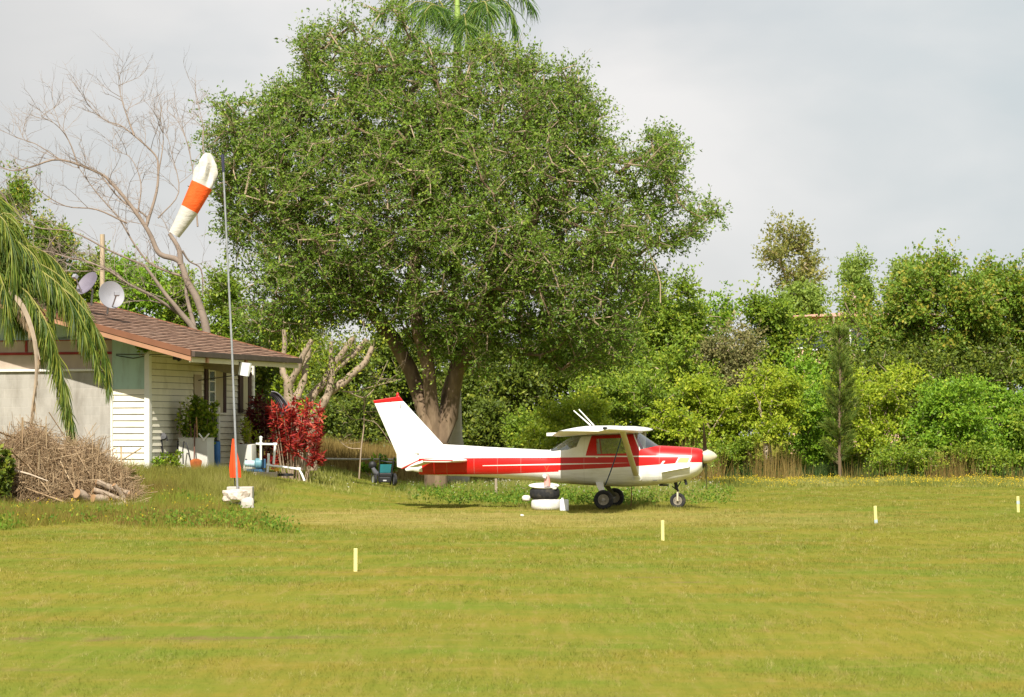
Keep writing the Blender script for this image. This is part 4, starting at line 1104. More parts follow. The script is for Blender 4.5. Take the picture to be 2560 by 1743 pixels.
for a, b_, r, dy, lb in LG:
    Yl = 57.6 + dy; A, B = at(*a, Yl - .25), at(*b_, Yl); c = (A + B) / 2
    root = empty('log', c, lb, 'log', 'logs heaped below the brush pile')
    m = MB(); rr = r * S(Yl); pts = [A.lerp(B, t) + Vector((0, 0, .012 * math.sin(5 * t + r))) for t in np.linspace(0, 1, 6)]
    m.tube(pts, [rr * k for k in (1, .97, 1.03, .95, .93, .9)], 12, cap=False); m.build('bark', logm, root, world=True, smooth=1)
    d = (B - A).normalized()
    for e, s_ in ((A, -1), (B, 1)):
        m = MB(); m.tube([e - d * s_ * .03, e + d * s_ * .004], rr * .93, 12); m.build('cut_end', cutm, root, world=True)
A, B = at(30, 1174, 57.5), at(120, 1203, 57.3)
o = MB(); o.tube([Vector((0, 0, 0)), (B - A) * .5 + Vector((0, 0, .02)), B - A], [.022, .018, .012], 7); o = o.build('branch', mat('pale_branch', (.48, .38, .28), .9, var=.2), None); o.location = A; tag(o, 'long pale bare branch lying on the left flank of the brush pile', 'branch')
# ------------------------------------------------------------ trees: a grown skeleton of limbs, leaves in clusters on its twigs
def grow(seed, tips, step=.5, sag=.06, jit=.07):
    """seed: list of polylines (lists of Vectors), the first point of the first is the root. returns nodes,parents,tip ids"""
    P, par = [], []
    for pl in seed:
        last = -1
        for i, q in enumerate(pl):
            q = np.array(q)
            if i == 0 and P:
                last = int(np.argmin(np.linalg.norm(np.array(P) - q, axis=1))); 
                if np.linalg.norm(P[last] - q) < .03: continue
            if last >= 0 and i > 0:
                a = P[last]; k = max(1, int(np.linalg.norm(q - a) / step))
                for j in range(1, k + 1):
                    P.append(a + (q - a) * j / k); par.append(last); last = len(P) - 1
            else:
                P.append(q); par.append(last); last = len(P) - 1
    N0 = len(P); cap = N0 + len(tips) * 12
    A = np.zeros((cap, 3)); A[:N0] = P; Dr = np.zeros((cap, 3)); pr = np.full(cap, -1, int); pr[:N0] = par
    for i in range(N0):
        if pr[i] >= 0: Dr[i] = unit(A[i] - A[pr[i]])
        else: Dr[i] = (0, 0, 1)
    n = N0; tid = []
    root = A[0]
    lo = int(N0 * .25)
    d0 = np.min(np.linalg.norm(tips[:, None] - A[None, lo:N0], axis=2), axis=1)
    for ti in np.argsort(d0):
        t = tips[ti]
        dv = t - A[lo:n]; d = np.linalg.norm(dv, axis=1) + 1e-6
        cs = np.einsum('ij,ij->i', dv, Dr[lo:n]) / d
        cost = d * (1.35 - .45 * cs)
        b = lo + int(np.argmin(cost)); d = np.linalg.norm(t - A[b])
        k = max(1, min(10, int(d / step)))
        a = A[b]; dirn = Dr[b]; last = b
        for j in range(1, k + 1):
            u = j / k
            c1 = a + dirn * d * .35
            q = (1 - u) ** 2 * a + 2 * u * (1 - u) * (c1 * .5 + (a + t) * .25) + u * u * t
            if j < k: q = q + RG.normal(0, jit * min(1, d / 2), 3)
            A[n] = q; pr[n] = last; Dr[n] = unit(q - A[last]); last = n; n += 1
            if n >= cap - 2: break
        tid.append((ti, last))
    return A[:n], pr[:n], N0, tid
twigm = mat('twig_tan', (.34, .26, .17), .9, var=.3, sc=3)
def limb_mesh(m, A, pr, R0, rmin=.008, pw=2.35, fat=None):
    n = len(A); w = np.zeros(n); ch = [[] for _ in range(n)]
    for i in range(n):
        if pr[i] >= 0: ch[pr[i]].append(i)
    for i in range(n - 1, -1, -1):
        if not ch[i]: w[i] += 1
        if pr[i] >= 0: w[pr[i]] += w[i]
    r = np.maximum(R0 * (w / w[0]) ** (1 / pw), rmin)
    if fat is not None: r = np.maximum(r, fat)
    done = np.zeros(n, bool)
    order = np.argsort(-w, kind='stable')
    for i in order:
        if done[i]: continue
        ch_ = [i]; done[i] = True; j = i
        while ch[j]:
            nx = [c for c in ch[j] if not done[c]]
            if not nx: break
            j = max(nx, key=lambda c: w[c]); done[j] = True; ch_.append(j)
        ids = ([pr[ch_[0]]] if pr[ch_[0]] >= 0 else []) + ch_
        if len(ids) < 2: continue
        m.cur = 1 if r[ids[1]] < .035 else 0
        rr = [min(r[ids[0]], r[ids[1]] * 1.25)] + [r[k] for k in ids[1:]]
        m.tube([A[k] for k in ids], [float(x) for x in rr], 9 if rr[1] > .1 else (6 if rr[1] > .04 else 4), cap=False)
def ball_tips(blobs, n, shell=2.4, flat=.9):
    w = np.array([b[1] ** 2 for b in blobs]); w = w / w.sum(); T = []; K = []
    for i, (c, r, ry) in enumerate(blobs):
        k = max(2, int(n * w[i]))
        d = unit(RG.normal(size=(k, 3))); u = RG.uniform(size=(k, 1)) ** (1 / shell)
        T.append(np.array(c) + d * u * np.array([r, ry, r * flat])); K += [i] * k
    return np.concatenate(T), np.array(K)
def clump_leaves(A, pr, tid, per, spread, size, aspect, droop=0., back=2, cv=.55, fz=.75):
    Cs, Ds, vs = [], [], []
    for ti, t in tid:
        ids = [t]; j = t
        for _ in range(back):
            if pr[j] >= 0: j = pr[j]; ids.append(j)
        cvv = RG.uniform(0, 1)
        for q, k in enumerate(ids):
            nl = max(1, int(per * (1, .6, .35, .2)[min(q, 3)]))
            o = RG.normal(0, spread * (1 - .12 * q), (nl, 3)); o[:, 2] *= fz
            out = unit(A[k] - A[pr[k]]) if pr[k] >= 0 else np.array([0, 0, 1.])
            Cs.append(A[k] + o); d = unit(o * .7 / max(spread, 1e-3) + out * .5 + RG.normal(0, .5, (nl, 3))); d[:, 2] -= droop; Ds.append(unit(d))
            vs.append(np.clip(cv * cvv + (1 - cv) * RG.uniform(0, 1, nl), 0, 1))
    C, D, v = np.concatenate(Cs), np.concatenate(Ds), np.concatenate(vs)
    L = RG.uniform(.65, 1.25, len(C)) * size
    V, Fc = leaves(C, D, L, L * aspect)
    return V, Fc, np.repeat(v, 4)
def sprays(A, pr, tid, ns, nl, size, asp, ln, fz=1., up=.25, cv=.5, jit=.03):
    """side twiglets round each twig end, leaves set along them; returns leaf mesh and twiglet ends"""
    O, Dv = [], []
    for ti, t in tid:
        j = t
        for q in range(3):
            out = unit(A[j] - A[pr[j]]) if pr[j] >= 0 else np.array([0, 0, 1.])
            k = max(1, int(round(ns * (1, .6, .3)[q])))
            O.append(np.repeat(A[j][None], k, 0)); Dv.append(np.repeat(out[None], k, 0))
            if pr[j] < 0: break
            j = pr[j]
    O, Dv = np.concatenate(O), np.concatenate(Dv)
    r = RG.normal(0, .75, O.shape); r[:, 2] = r[:, 2] * fz + up
    d = Dv * .6 + r; d[:, 2] *= (.4 + .6 * fz); d = unit(d); L = RG.uniform(.45, 1.25, len(O)) * ln
    n = len(O); u = RG.uniform(.12, 1.02, (n, nl))
    C = (O[:, None] + d[:, None] * (L[:, None] * u)[..., None]).reshape(-1, 3) + RG.normal(0, jit, (n * nl, 3))
    dd = np.repeat(d, nl, 0) * .55 + RG.normal(0, .6, (n * nl, 3)); dd[:, 2] -= .08; dd = unit(dd)
    v = np.clip(cv * np.repeat(RG.uniform(size=n), nl) + (1 - cv) * RG.uniform(size=n * nl), 0, 1)
    S_ = RG.uniform(.55, 1.3, n * nl) * size
    V, Fc = leaves(C, dd, S_, S_ * asp, RG.normal(0, .75, C.shape) + np.array([-.08, -.62, .72]))
    return V, Fc, np.repeat(v, 4), O, O + d * L[:, None]
def in_poly(x, y, P):
    c = np.zeros(len(x), bool); n = len(P)
    for i in range(n):
        x0, y0 = P[i]; x1, y1 = P[(i + 1) % n]
        if y0 == y1: continue
        m_ = ((y0 > y) != (y1 > y)) & (x < (x1 - x0) * (y - y0) / (y1 - y0) + x0); c ^= m_
    return c
def edge_d(x, y, P):
    d = np.full(len(x), 1e9); n = len(P)
    for i in range(n):
        a, b = np.array(P[i], float), np.array(P[(i + 1) % n], float); e = b - a; l2 = (e * e).sum() + 1e-9
        t = np.clip(((x - a[0]) * e[0] + (y - a[1]) * e[1]) / l2, 0, 1)
        d = np.minimum(d, np.hypot(x - a[0] - t * e[0], y - a[1] - t * e[1]))
    return d
def knots(Q, s, ph=0.):
    """lumpy 3D field about -1..1"""
    x, y, z = Q[:, 0] * s + ph, Q[:, 1] * s * .9 - ph, Q[:, 2] * s + 2 * ph
    return (np.sin(x + 1.3 * np.sin(y * .8 + z)) * np.cos(z * 1.1 + np.sin(x * .9)) + .6 * np.sin(2.3 * y + 1.7 * np.cos(x * 1.9)) * np.sin(2.1 * z + x)) / 1.4
bark = mat('bark_brown', (.17, .115, .07), .95, var=.35, sc=3, bump=1., bsc=9, stretch=(1.5, 1.5, .35), dirt=((.30, .23, .15), .5, 3))
barkg = mat('bark_grey_tan', (.36, .27, .19), .95, var=.25, sc=4, bump=.7, bsc=14, stretch=(1.5, 1.5, .5), dirt=((.24, .17, .11), .5, 5))
barkp = mat('bark_pale', (.50, .41, .30), .9, var=.2, sc=5, stretch=(2, 2, .6))
Lbig = leafmat('leaf_olive', (0.072, 0.135, 0.014), (0.163, 0.268, 0.030), (0.353, 0.434, 0.055), .40)
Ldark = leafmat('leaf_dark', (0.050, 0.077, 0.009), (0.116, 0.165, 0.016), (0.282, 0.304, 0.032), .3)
Lyel = leafmat('leaf_yellow_green', (0.140, 0.216, 0.013), (0.321, 0.418, 0.023), (0.587, 0.588, 0.053), .42)
Lbri = leafmat('leaf_bright_green', (0.100, 0.198, 0.014), (0.215, 0.381, 0.025), (0.450, 0.552, 0.048), .42)
Lred = leafmat('leaf_rust_tipped', (0.087, 0.166, 0.015), (0.198, 0.310, 0.029), (0.527, 0.389, 0.066), .40)
Lmid = leafmat('leaf_mid_green', (0.104, 0.159, 0.011), (0.200, 0.310, 0.025), (0.453, 0.482, 0.045), .40)
Lgry = leafmat('leaf_grey_olive', (0.105, 0.116, 0.035), (0.221, 0.209, 0.070), (0.373, 0.308, 0.130), .3)
Lgol = leafmat('leaf_golden_olive', (0.122, 0.151, 0.035), (0.257, 0.265, 0.058), (0.465, 0.378, 0.105), .4)
Lpal = leafmat('leaf_pale', (0.134, 0.210, 0.032), (0.245, 0.347, 0.053), (0.378, 0.441, 0.084), .4)

def big_tree():
    Y0 = 79.0; k = S(Y0); base = stand(1088, Y0)
    root = empty('shade_tree', base, 'huge spreading green tree with a forked brown trunk behind the aeroplane tail', 'tree')
    q = lambda x, y, dy=0.: W(x, y, Y0 + dy)
    seed = [[base + Vector((0, 0, -.2)), q(1090, 1170), q(1096, 1110), q(1082, 1045), q(1076, 985, -.2), q(1070, 915, -.4), q(1045, 830, -.6), q(1030, 700, -.5), q(1060, 520, -.3), q(1080, 330)],
            [q(1094, 1130), q(1064, 1050, .1), q(1046, 985, .3), q(1026, 925, .4), q(985, 850, .6), q(900, 740, .8), q(800, 620, .9), q(720, 520, 1)],
            [q(1097, 1105), q(1124, 1040, .1), q(1132, 990, -.1), q(1142, 930, -.3), q(1190, 830, -.8), q(1250, 690, -1.0), q(1330, 560, -.9), q(1360, 430, -.6)],
            [q(1110, 1060), q(1118, 980, .6), q(1150, 880, 1.2), q(1250, 760, 1.8), q(1400, 640, 2.)]]
    D = [(1000, 120, 150), (745, 125, 85), (1150, 190, 130), (590, 290, 120), (860, 300, 190), (1150, 360, 200), (1330, 290, 100), (1425, 400, 125), (1535, 470, 85), (1500, 360, 45), (545, 450, 95),
         (740, 500, 180), (1000, 560, 220), (1260, 560, 200), (1440, 560, 120), (600, 650, 105), (850, 700, 150), (1110, 720, 160), (1310, 735, 125), (1470, 650, 90), (690, 720, 80), (920, 60, 70), (680, 75, 30), (500, 215, 40), (1300, 190, 50), (1590, 470, 45), (1215, 90, 45),
         (1240, 800, 70), (1400, 800, 60), (960, 800, 60), (1130, 850, 50), (560, 560, 80)]
    P = [(830, 18), (870, -10), (905, 10), (935, 55), (1010, 88), (1090, 92), (1150, 85), (1215, 80), (1235, 120), (1325, 165), (1345, 215), (1375, 240), (1425, 282), (1440, 315), (1490, 325), (1505, 300), (1572, 350), (1560, 420), (1635, 447), (1628, 500), (1590, 540), (1540, 570), (1560, 610), (1568, 645), (1500, 690), (1485, 740), (1475, 800), (1440, 840), (1380, 865), (1300, 880), (1220, 850), (1150, 830), (1120, 880), (1080, 890), (1040, 850), (960, 825), (905, 805), (850, 785), (760, 760), (700, 775), (640, 795), (585, 800), (530, 760), (490, 700), (500, 620), (505, 560), (480, 470), (465, 420), (440, 335), (432, 288), (478, 292), (484, 240), (468, 202), (530, 197), (570, 178), (600, 200), (660, 185), (702, 160), (655, 122), (655, 78), (690, 42), (742, 62), (800, 36)]
    P = [(x * 1.1015, y * 1.1015) for x, y in P]
    cen = np.array([1080., 520.]); P = [tuple(cen + (np.array(q_) - cen) * (1 - 34 / np.linalg.norm(np.array(q_) - cen))) for q_ in P]
    n = 16000; x = RG.uniform(460, 1820, n); y = RG.uniform(-50, 990, n); ok = in_poly(x, y, P); x, y = x[ok], y[ok]
    d = edge_d(x, y, P); dep = np.minimum(4.6, .55 + 2.3 * np.sqrt(d * k))
    yy = Y0 + RG.uniform(-1, 1, len(x)) * dep * .9
    tips = np.stack([(x - 1280) * yy / F, yy, EYE - (y - HY) * yy / F], 1)
    front = (Y0 - yy) / dep
    g = knots(tips, 1.05) + .35 * knots(tips, 2.6, 1.) + .25 * np.clip(front, 0, 1)
    left = np.clip((900 - x) / 500, 0, 1) + np.clip((330 - y) / 500, 0, 1) * .5
    right = np.clip((x - 1380) / 260, 0, 1) * np.clip((760 - y) / 260, 0, 1)
    keep = g > -.66 + .34 * left + .62 * right + .62 * np.clip(1 - d / 115, 0, 1) * (.75 + .5 * np.sin(x * .017) * np.cos(y * .023 + x * .009)) * 1.25 + .5 * np.clip(1 - d / 30, 0, 1) * 0
    tips = tips[keep]; tips = tips[RG.permutation(len(tips))[:4600]]
    # loose shoots that reach out past the crown
    Pn = np.array(P); sg = np.linalg.norm(np.roll(Pn, -1, 0) - Pn, axis=1); cum = np.concatenate([[0], np.cumsum(sg)]); Pc = np.vstack([Pn, Pn[:1]])
    t = RG.uniform(0, cum[-1], 900); ex_ = np.interp(t, cum, Pc[:, 0]); ey_ = np.interp(t, cum, Pc[:, 1]); out = unit(np.stack([ex_ - 1150, ey_ - 640], 1))
    am = np.clip(np.sin(t * .021 + 1) + .7 * np.sin(t * .053 + 2.2) - .15, 0, 2); kp = (am > .12) & (ey_ < 800); ex_, ey_, out, am = ex_[kp], ey_[kp], out[kp], am[kp]
    r_ = RG.uniform(-.6, 1, len(ex_)) * 34 * am; x = ex_ + out[:, 0] * r_ + RG.normal(0, 5, len(ex_)); y = ey_ + out[:, 1] * r_ * .8 + RG.normal(0, 5, len(ex_)) - 4; yy = Y0 + RG.normal(0, .7, len(x))
    tips = np.concatenate([tips, np.stack([(x - 1280) * yy / F, yy, EYE - (y - HY) * yy / F], 1)])
    A, pr, n0, tid = grow(seed, tips, .45)
    m = MB(); limb_mesh(m, A, pr, .34, .009, 2.5)
    m.build('trunk', [bark, twigm], root, world=True, smooth=1.2)
    # flared base of the trunk
    m = MB(); m.tube([base - Vector((0, 0, .3)), base + Vector((0, 0, .25)), q(1090, 1165), q(1096, 1105)], [.38, .31, .30, .32], 14, cap=False)
    m.tube([q(1096, 1112), q(1086, 1060), q(1080, 1000, -.1)], [.25, .2, .16], 10, cap=False); m.tube([q(1094, 1118), q(1068, 1055), q(1048, 985, .2)], [.23, .19, .15], 10, cap=False); m.tube([q(1098, 1110), q(1122, 1045), q(1130, 1000)], [.21, .17, .14], 10, cap=False)
    m.build('trunk_base', bark, root, world=True, smooth=1.2)
    V, Fc, v, o_, e_ = sprays(A, pr, tid, 4, 10, .098, .48, .60, .8, .22)
    np_mesh('crown', V, Fc, Lbig, root, attr=v)
    kk = RG.uniform(size=len(o_)) < .5; Vt, Ft = sticks(o_[kk], e_[kk], np.full(kk.sum(), .006)); np_mesh('twigs', Vt, Ft, twigm, root)
big_tree()

T = 'trees and shrubs of the thicket'
def bushy(name, label, px, Y, top, bot, hw, lm, cat='tree', ntip=150, per=30, size=.13, spread=.22, asp=.55, stems=2, br=None, stem_px=None, rt=.06, nb=9, grp=None, droop=.1, sx=1., lay=.9, shell=2.2):
    """a tree or tall shrub whose crown fills px+-hw between the rows top and bot"""
    k = S(Y); base = stand(px if stem_px is None else stem_px, Y)
    if grp == T: hw *= 1.18; top += 20
    root = empty(name, base, label, cat, grp)
    hh = (bot - top) / 2; cy = (bot + top) / 2; bl = []
    r0 = min(hw, hh) * .36; nb = int(nb * 1.9); ntip = int(ntip * 1.45); size *= .82; per = int(per * 1.15)
    for i in range(nb):
        t = (i + .5) / nb; yy = bot - r0 * .6 - (bot - top - r0 * 1.5) * t
        wid = (hw - r0) * max(.15, math.sqrt(max(0, 1 - ((yy - cy) / hh) ** 2)))
        xx = px + rnd.uniform(-1, 1) * wid if i < nb - 1 else px + rnd.uniform(-.3, .3) * hw
        rr = r0 * rnd.uniform(.55, 1.35)
        bl.append((W(xx, yy, Y + rnd.uniform(-1, 1) * hw * k * .7), rr * k, rr * k))
    tips, _ = ball_tips(bl, ntip, shell, max(lay, .7))
    mid = np.array(W(px, cy, Y)); out = RG.uniform(size=len(tips)) < .22
    tips[out] = mid + (tips[out] - mid) * RG.uniform(1.0, 1.32, (out.sum(), 1))
    seed = []
    for i in range(stems):
        b0 = base + Vector((rnd.uniform(-.25, .25) * (i > 0), rnd.uniform(-.2, .2) * (i > 0), -.1))
        pts = [b0]
        for t in (.25, .5, .8):
            pts.append(W((px if stem_px is None else stem_px) + (px - (px if stem_px is None else stem_px)) * t + rnd.uniform(-.35, .35) * hw * t, 0, Y)); 
            pts[-1].z = b0.z + (EYE - (top + hh * .5 - HY) * k - b0.z) * t; pts[-1].y = Y + rnd.uniform(-.4, .4) * hw * k * t
        if seed: pts = [seed[0][0] + Vector((.0, 0, .02))] + pts[0:]
        seed.append(pts)
    A, pr, n0, tid = grow(seed, tips, .5)
    m = MB(); limb_mesh(m, A, pr, rt, .009, 2.3); m.build('trunk', [br or barkg, twigm], root, world=True, smooth=1.2)
    V, Fc, v, o_, e_ = sprays(A, pr, tid, 4, max(5, int(per * .26)), size * 1.12, asp, spread * 2.5, lay, .2)
    np_mesh('crown', V, Fc, lm, root, attr=v)
    return root
# -- right-hand thicket, front row
T = 'trees and shrubs of the thicket'
for a in [
    ('shrub', 'low bright yellow-green shrub directly behind the aeroplane wing', 1455, 90, 965, 1150, 92, Lyel, 'shrub', 150, 36, .12),
    ('shrub', 'small light green shrub behind the aeroplane windscreen', 1350, 95, 1030, 1170, 45, Lyel, 'shrub', 70, 30, .12),
    ('tree', 'olive green leafy tree rising behind the propeller and cowling', 1600, 97, 880, 1165, 120, Lmid, 'tree', 230, 34, .13),
    ('tree', 'yellow-green tree right of the propeller with a thin forked pale stem', 1770, 97, 905, 1140, 120, Lyel, 'tree', 220, 34, .13),
    ('tree', 'pale-stemmed thin tree between the propeller and the young pine', 1915, 96, 890, 1110, 85, Lyel, 'tree', 150, 30, .13),
    ('shrub', 'low green shrub right behind the stem of the young pine', 2088, 101, 1080, 1205, 60, Lmid, 'shrub', 110, 30, .12),
    ('tree', 'dense green bush at the left foot of the young pine', 2010, 99, 930, 1200, 85, Lbri, 'tree', 170, 34, .13),
    ('tree', 'yellow-green tree just right of the young pine', 2215, 98, 875, 1175, 115, Lyel, 'tree', 210, 34, .13),
    ('tree', 'bright green tree with one pale stem, below the dark crowns at right', 2370, 96, 915, 1140, 105, Lbri, 'tree', 210, 34, .13),
    ('tree', 'bright green bush filling the right edge of the thicket', 2500, 98, 930, 1195, 105, Lbri, 'tree', 210, 34, .13),
    ('tree', 'dull green bush beyond the right end of the thicket', 2640, 97, 930, 1200, 110, Lmid, 'tree', 160, 34, .13),
    ('shrub', 'low olive shrub under the bright green trees near the last marker', 2450, 95, 1085, 1205, 60, Lmid, 'shrub', 90, 30, .11),
    ('shrub', 'low olive shrub at the right foot of the young pine', 2250, 95, 1090, 1200, 80, Lmid, 'shrub', 100, 30, .11),
    ('shrub', 'low green shrub among the dry reeds right of the propeller', 1850, 96, 1080, 1195, 60, Lmid, 'shrub', 80, 28, .11),
    ('shrub', 'low green shrub low behind the spinner', 1730, 95, 1100, 1200, 60, Lbri, 'shrub', 80, 28, .11)]:
    nm, lb, px, Y, t, b_, hw, lm, cat, nti, per, sz = a
    bushy(nm, lb, px, Y, t, b_, hw, lm, cat, nti, per, sz, grp=T, stem_px={1915: 1935, 2370: 2395, 1770: 1775}.get(px), br=barkp if px in (1915, 2370) else None, stems=1 if px == 2370 else 2, rt=.075 if px in (2370, 1915) else .06, lay=.42)
# -- back row
for a in [
    ('tree', 'mid green tree next to the right side of the huge tree', 1650, 106, 650, 960, 105, Lmid, 260), ('tree', 'light green tree at the lowest dip of the skyline', 1745, 108, 715, 1000, 95, Lbri, 220),
    ('tree', 'thin grey-olive tree below the tall lone crown, left of the pink house', 1830, 104, 800, 1060, 85, Lgry, 150), ('tree', 'leafy green tree under the tall lone crown', 1915, 108, 715, 985, 80, Lmid, 210),
    ('tree', 'green tree in front of the left wing of the pink house', 2050, 107, 770, 1010, 75, Lmid, 60), ('tree', 'rust-tipped tree in front of the pink house, left of the dark crowns', 2165, 108, 722, 980, 80, Lred, 40),
    ('tree', 'rust-tipped tree between the pink house turret and the broad dark crown', 2255, 106, 665, 980, 80, Lred, 220), ('tree', 'broad dark rust-tipped tree, highest of the right-hand thicket', 2370, 105, 618, 985, 125, Lred, 420),
    ('tree', 'tall dark green tree at the right edge of the photo', 2510, 106, 632, 985, 110, Lred, 360), ('tree', 'dark tree beyond the right edge of the thicket', 2640, 106, 625, 985, 110, Lred, 260),
    ('tree', 'dim green tree behind the yellow-green tree right of the propeller', 1700, 103, 840, 1080, 110, Lmid, 180), ('tree', 'dark green tree in the gap below the dark crowns', 2440, 103, 830, 1100, 110, Ldark, 200), ('tree', 'dark green tree low behind the young pine', 2110, 104, 850, 1100, 110, Ldark, 180), ('tree', 'dark green tree behind the yellow-green tree right of the young pine', 2290, 103, 840, 1080, 80, Ldark, 150),
    ('tree', 'mid green tree covering the middle of the pink house', 2100, 109, 735, 1000, 62, Lmid, 24), ('tree', 'light green tree low between the pink house and the young pine', 2000, 103, 880, 1120, 70, Lbri, 150),
    ('tree', 'green tree behind the cockpit roof, under the huge crown', 1530, 108, 760, 1060, 110, Lmid, 220)]:
    nm, lb, px, Y, t, b_, hw, lm, nti = a
    bushy(nm, lb, px, Y, t, b_, hw, lm, 'tree', nti, 32, .15, .26, grp=T, rt=.11, br=barkp if px in (1915, 2255) else None)
bushy('tall_tree', 'tall lone tree with an airy olive crown above the skyline', 1985, 150, 540, 735, 78, Lgol, 'tree', 105, 22, .19, .38, grp=None, stems=1, rt=.13, nb=6)
bushy('tree', 'pale green far tree top behind the pink house turret', 2147, 142, 640, 800, 42, Lpal, 'tree', 110, 30, .18, .3, grp='far pale trees')
bushy('tree', 'small rust-tipped tree top in front of the turret', 2120, 112, 712, 830, 34, Lred, 'tree', 18, 22, .15, .26, grp='far pale trees')
bushy('tree', 'pale green far tree top right of the turret', 2270, 142, 655, 800, 45, Lpal, 'tree', 110, 30, .18, .3, grp='far pale trees')
bushy('tree', 'pale green far tree below the tall lone crown', 2010, 140, 715, 800, 55, Lpal, 'tree', 90, 30, .18, .3, grp='far pale trees')
# -- dark wood behind the huge tree, its canopy shade put into the leaf colour
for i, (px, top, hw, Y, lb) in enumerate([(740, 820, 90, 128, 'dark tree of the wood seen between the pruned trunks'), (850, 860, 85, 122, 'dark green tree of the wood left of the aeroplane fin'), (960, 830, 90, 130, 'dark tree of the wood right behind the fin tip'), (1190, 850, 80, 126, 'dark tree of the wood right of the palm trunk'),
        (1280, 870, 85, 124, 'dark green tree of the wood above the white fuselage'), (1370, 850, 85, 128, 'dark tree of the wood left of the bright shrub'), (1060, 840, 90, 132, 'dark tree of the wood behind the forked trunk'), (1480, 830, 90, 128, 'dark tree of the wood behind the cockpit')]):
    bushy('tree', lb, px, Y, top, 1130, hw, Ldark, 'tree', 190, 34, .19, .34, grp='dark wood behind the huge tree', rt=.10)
for px, Y, top, hw, lb in ((890, 112, 1000, 60, 'dark undergrowth shrub left of the fin'), (800, 108, 1010, 60, 'dark undergrowth shrub right of the red bush'), (1215, 116, 1010, 50, 'dark undergrowth shrub right of the palm trunk'), (1320, 112, 1040, 50, 'green undergrowth shrub above the fuselage')):
    bushy('shrub', lb, px, Y, top, 1140, hw, Ldark if px < 1300 else Lmid, 'shrub', 110, 32, .16, .28, grp='undergrowth at the wood edge')
# -- trees behind the house
for px, Y, top, bot, hw, lm, n_, lb in [(20, 88, 470, 800, 95, Lred, 330, 'tall rust-tipped tree behind the palm at the left edge'), (130, 92, 560, 800, 70, Lred, 200, 'rust-tipped tree behind the bare pole'), (330, 90, 650, 860, 75, Lbri, 190, 'light green tree behind the bare tree, over the roof'), (235, 94, 640, 850, 70, Lmid, 180, 'mid green tree behind the satellite dishes'),
        (450, 92, 680, 900, 70, Lmid, 180, 'mid green tree behind the bare trunk'), (560, 90, 690, 1000, 65, Lmid, 200, 'green tree behind the windsock pole'), (-90, 88, 500, 850, 100, Lmid, 240, 'green tree beyond the left edge'), (640, 84, 860, 1080, 50, Ldark, 120, 'dark green shrub tree at the far corner of the house'), (700, 92, 800, 1080, 70, Lyel, 150, 'yellow-green tree behind the pruned trunks')]:
    bushy('tree', lb, px, Y, top, bot, hw, lm, 'tree', n_, 32, .13, .24, grp='trees behind the house', rt=.09)

# ------------------------------------------------------------ young pine
Y = 93.5; base = stand(2100, Y); k = S(Y)
root = empty('young_pine', base, 'slender young pine with upswept feathery needles standing before the thicket', 'pine tree')
m = MB(); m.tube([base - Vector((0, 0, .1)), W(2098, 1050, Y), W(2100, 930, Y), W(2098, 845, Y)], [.06, .045, .03, .01], 8); Cs, Ds, Ls = [], [], []
for i in range(135):
    t = rnd.uniform(.0, 1) ** 1.1; y = 1165 - 335 * t; a = rnd.uniform(0, 6.28); ln = (1.15 - t * .85) * rnd.uniform(.5, 1) * (.55 + .45 * min(1, t * 4))
    s0 = W(2099, y, Y); d = Vector((math.cos(a), math.sin(a), .75 + .5 * t)).normalized(); e = s0 + d * ln
    m.tube([s0, s0.lerp(e, .5) - Vector((0, 0, .03)), e], [.012, .008, .004], 4, cap=False)
    for j in range(int(95 * ln) + 26):
        u = rnd.uniform(.25, 1.05); Cs.append(s0.lerp(e, u)); nd = (d + Vector((rnd.gauss(0, .45), rnd.gauss(0, .45), rnd.gauss(.1, .35)))).normalized(); Ds.append(nd); Ls.append(rnd.uniform(.16, .32))
m.build('trunk', bark, root, world=True, smooth=1.2)
V, Fc = leaves(np.array(Cs), np.array(Ds), np.array(Ls), np.full(len(Ls), .016))
np_mesh('crown', V, Fc, leafmat('pine_needles', (.07, .13, .018), (.16, .24, .035), (.30, .32, .06), .35), root, attr=np.repeat(RG.uniform(size=len(Ls)), 4))

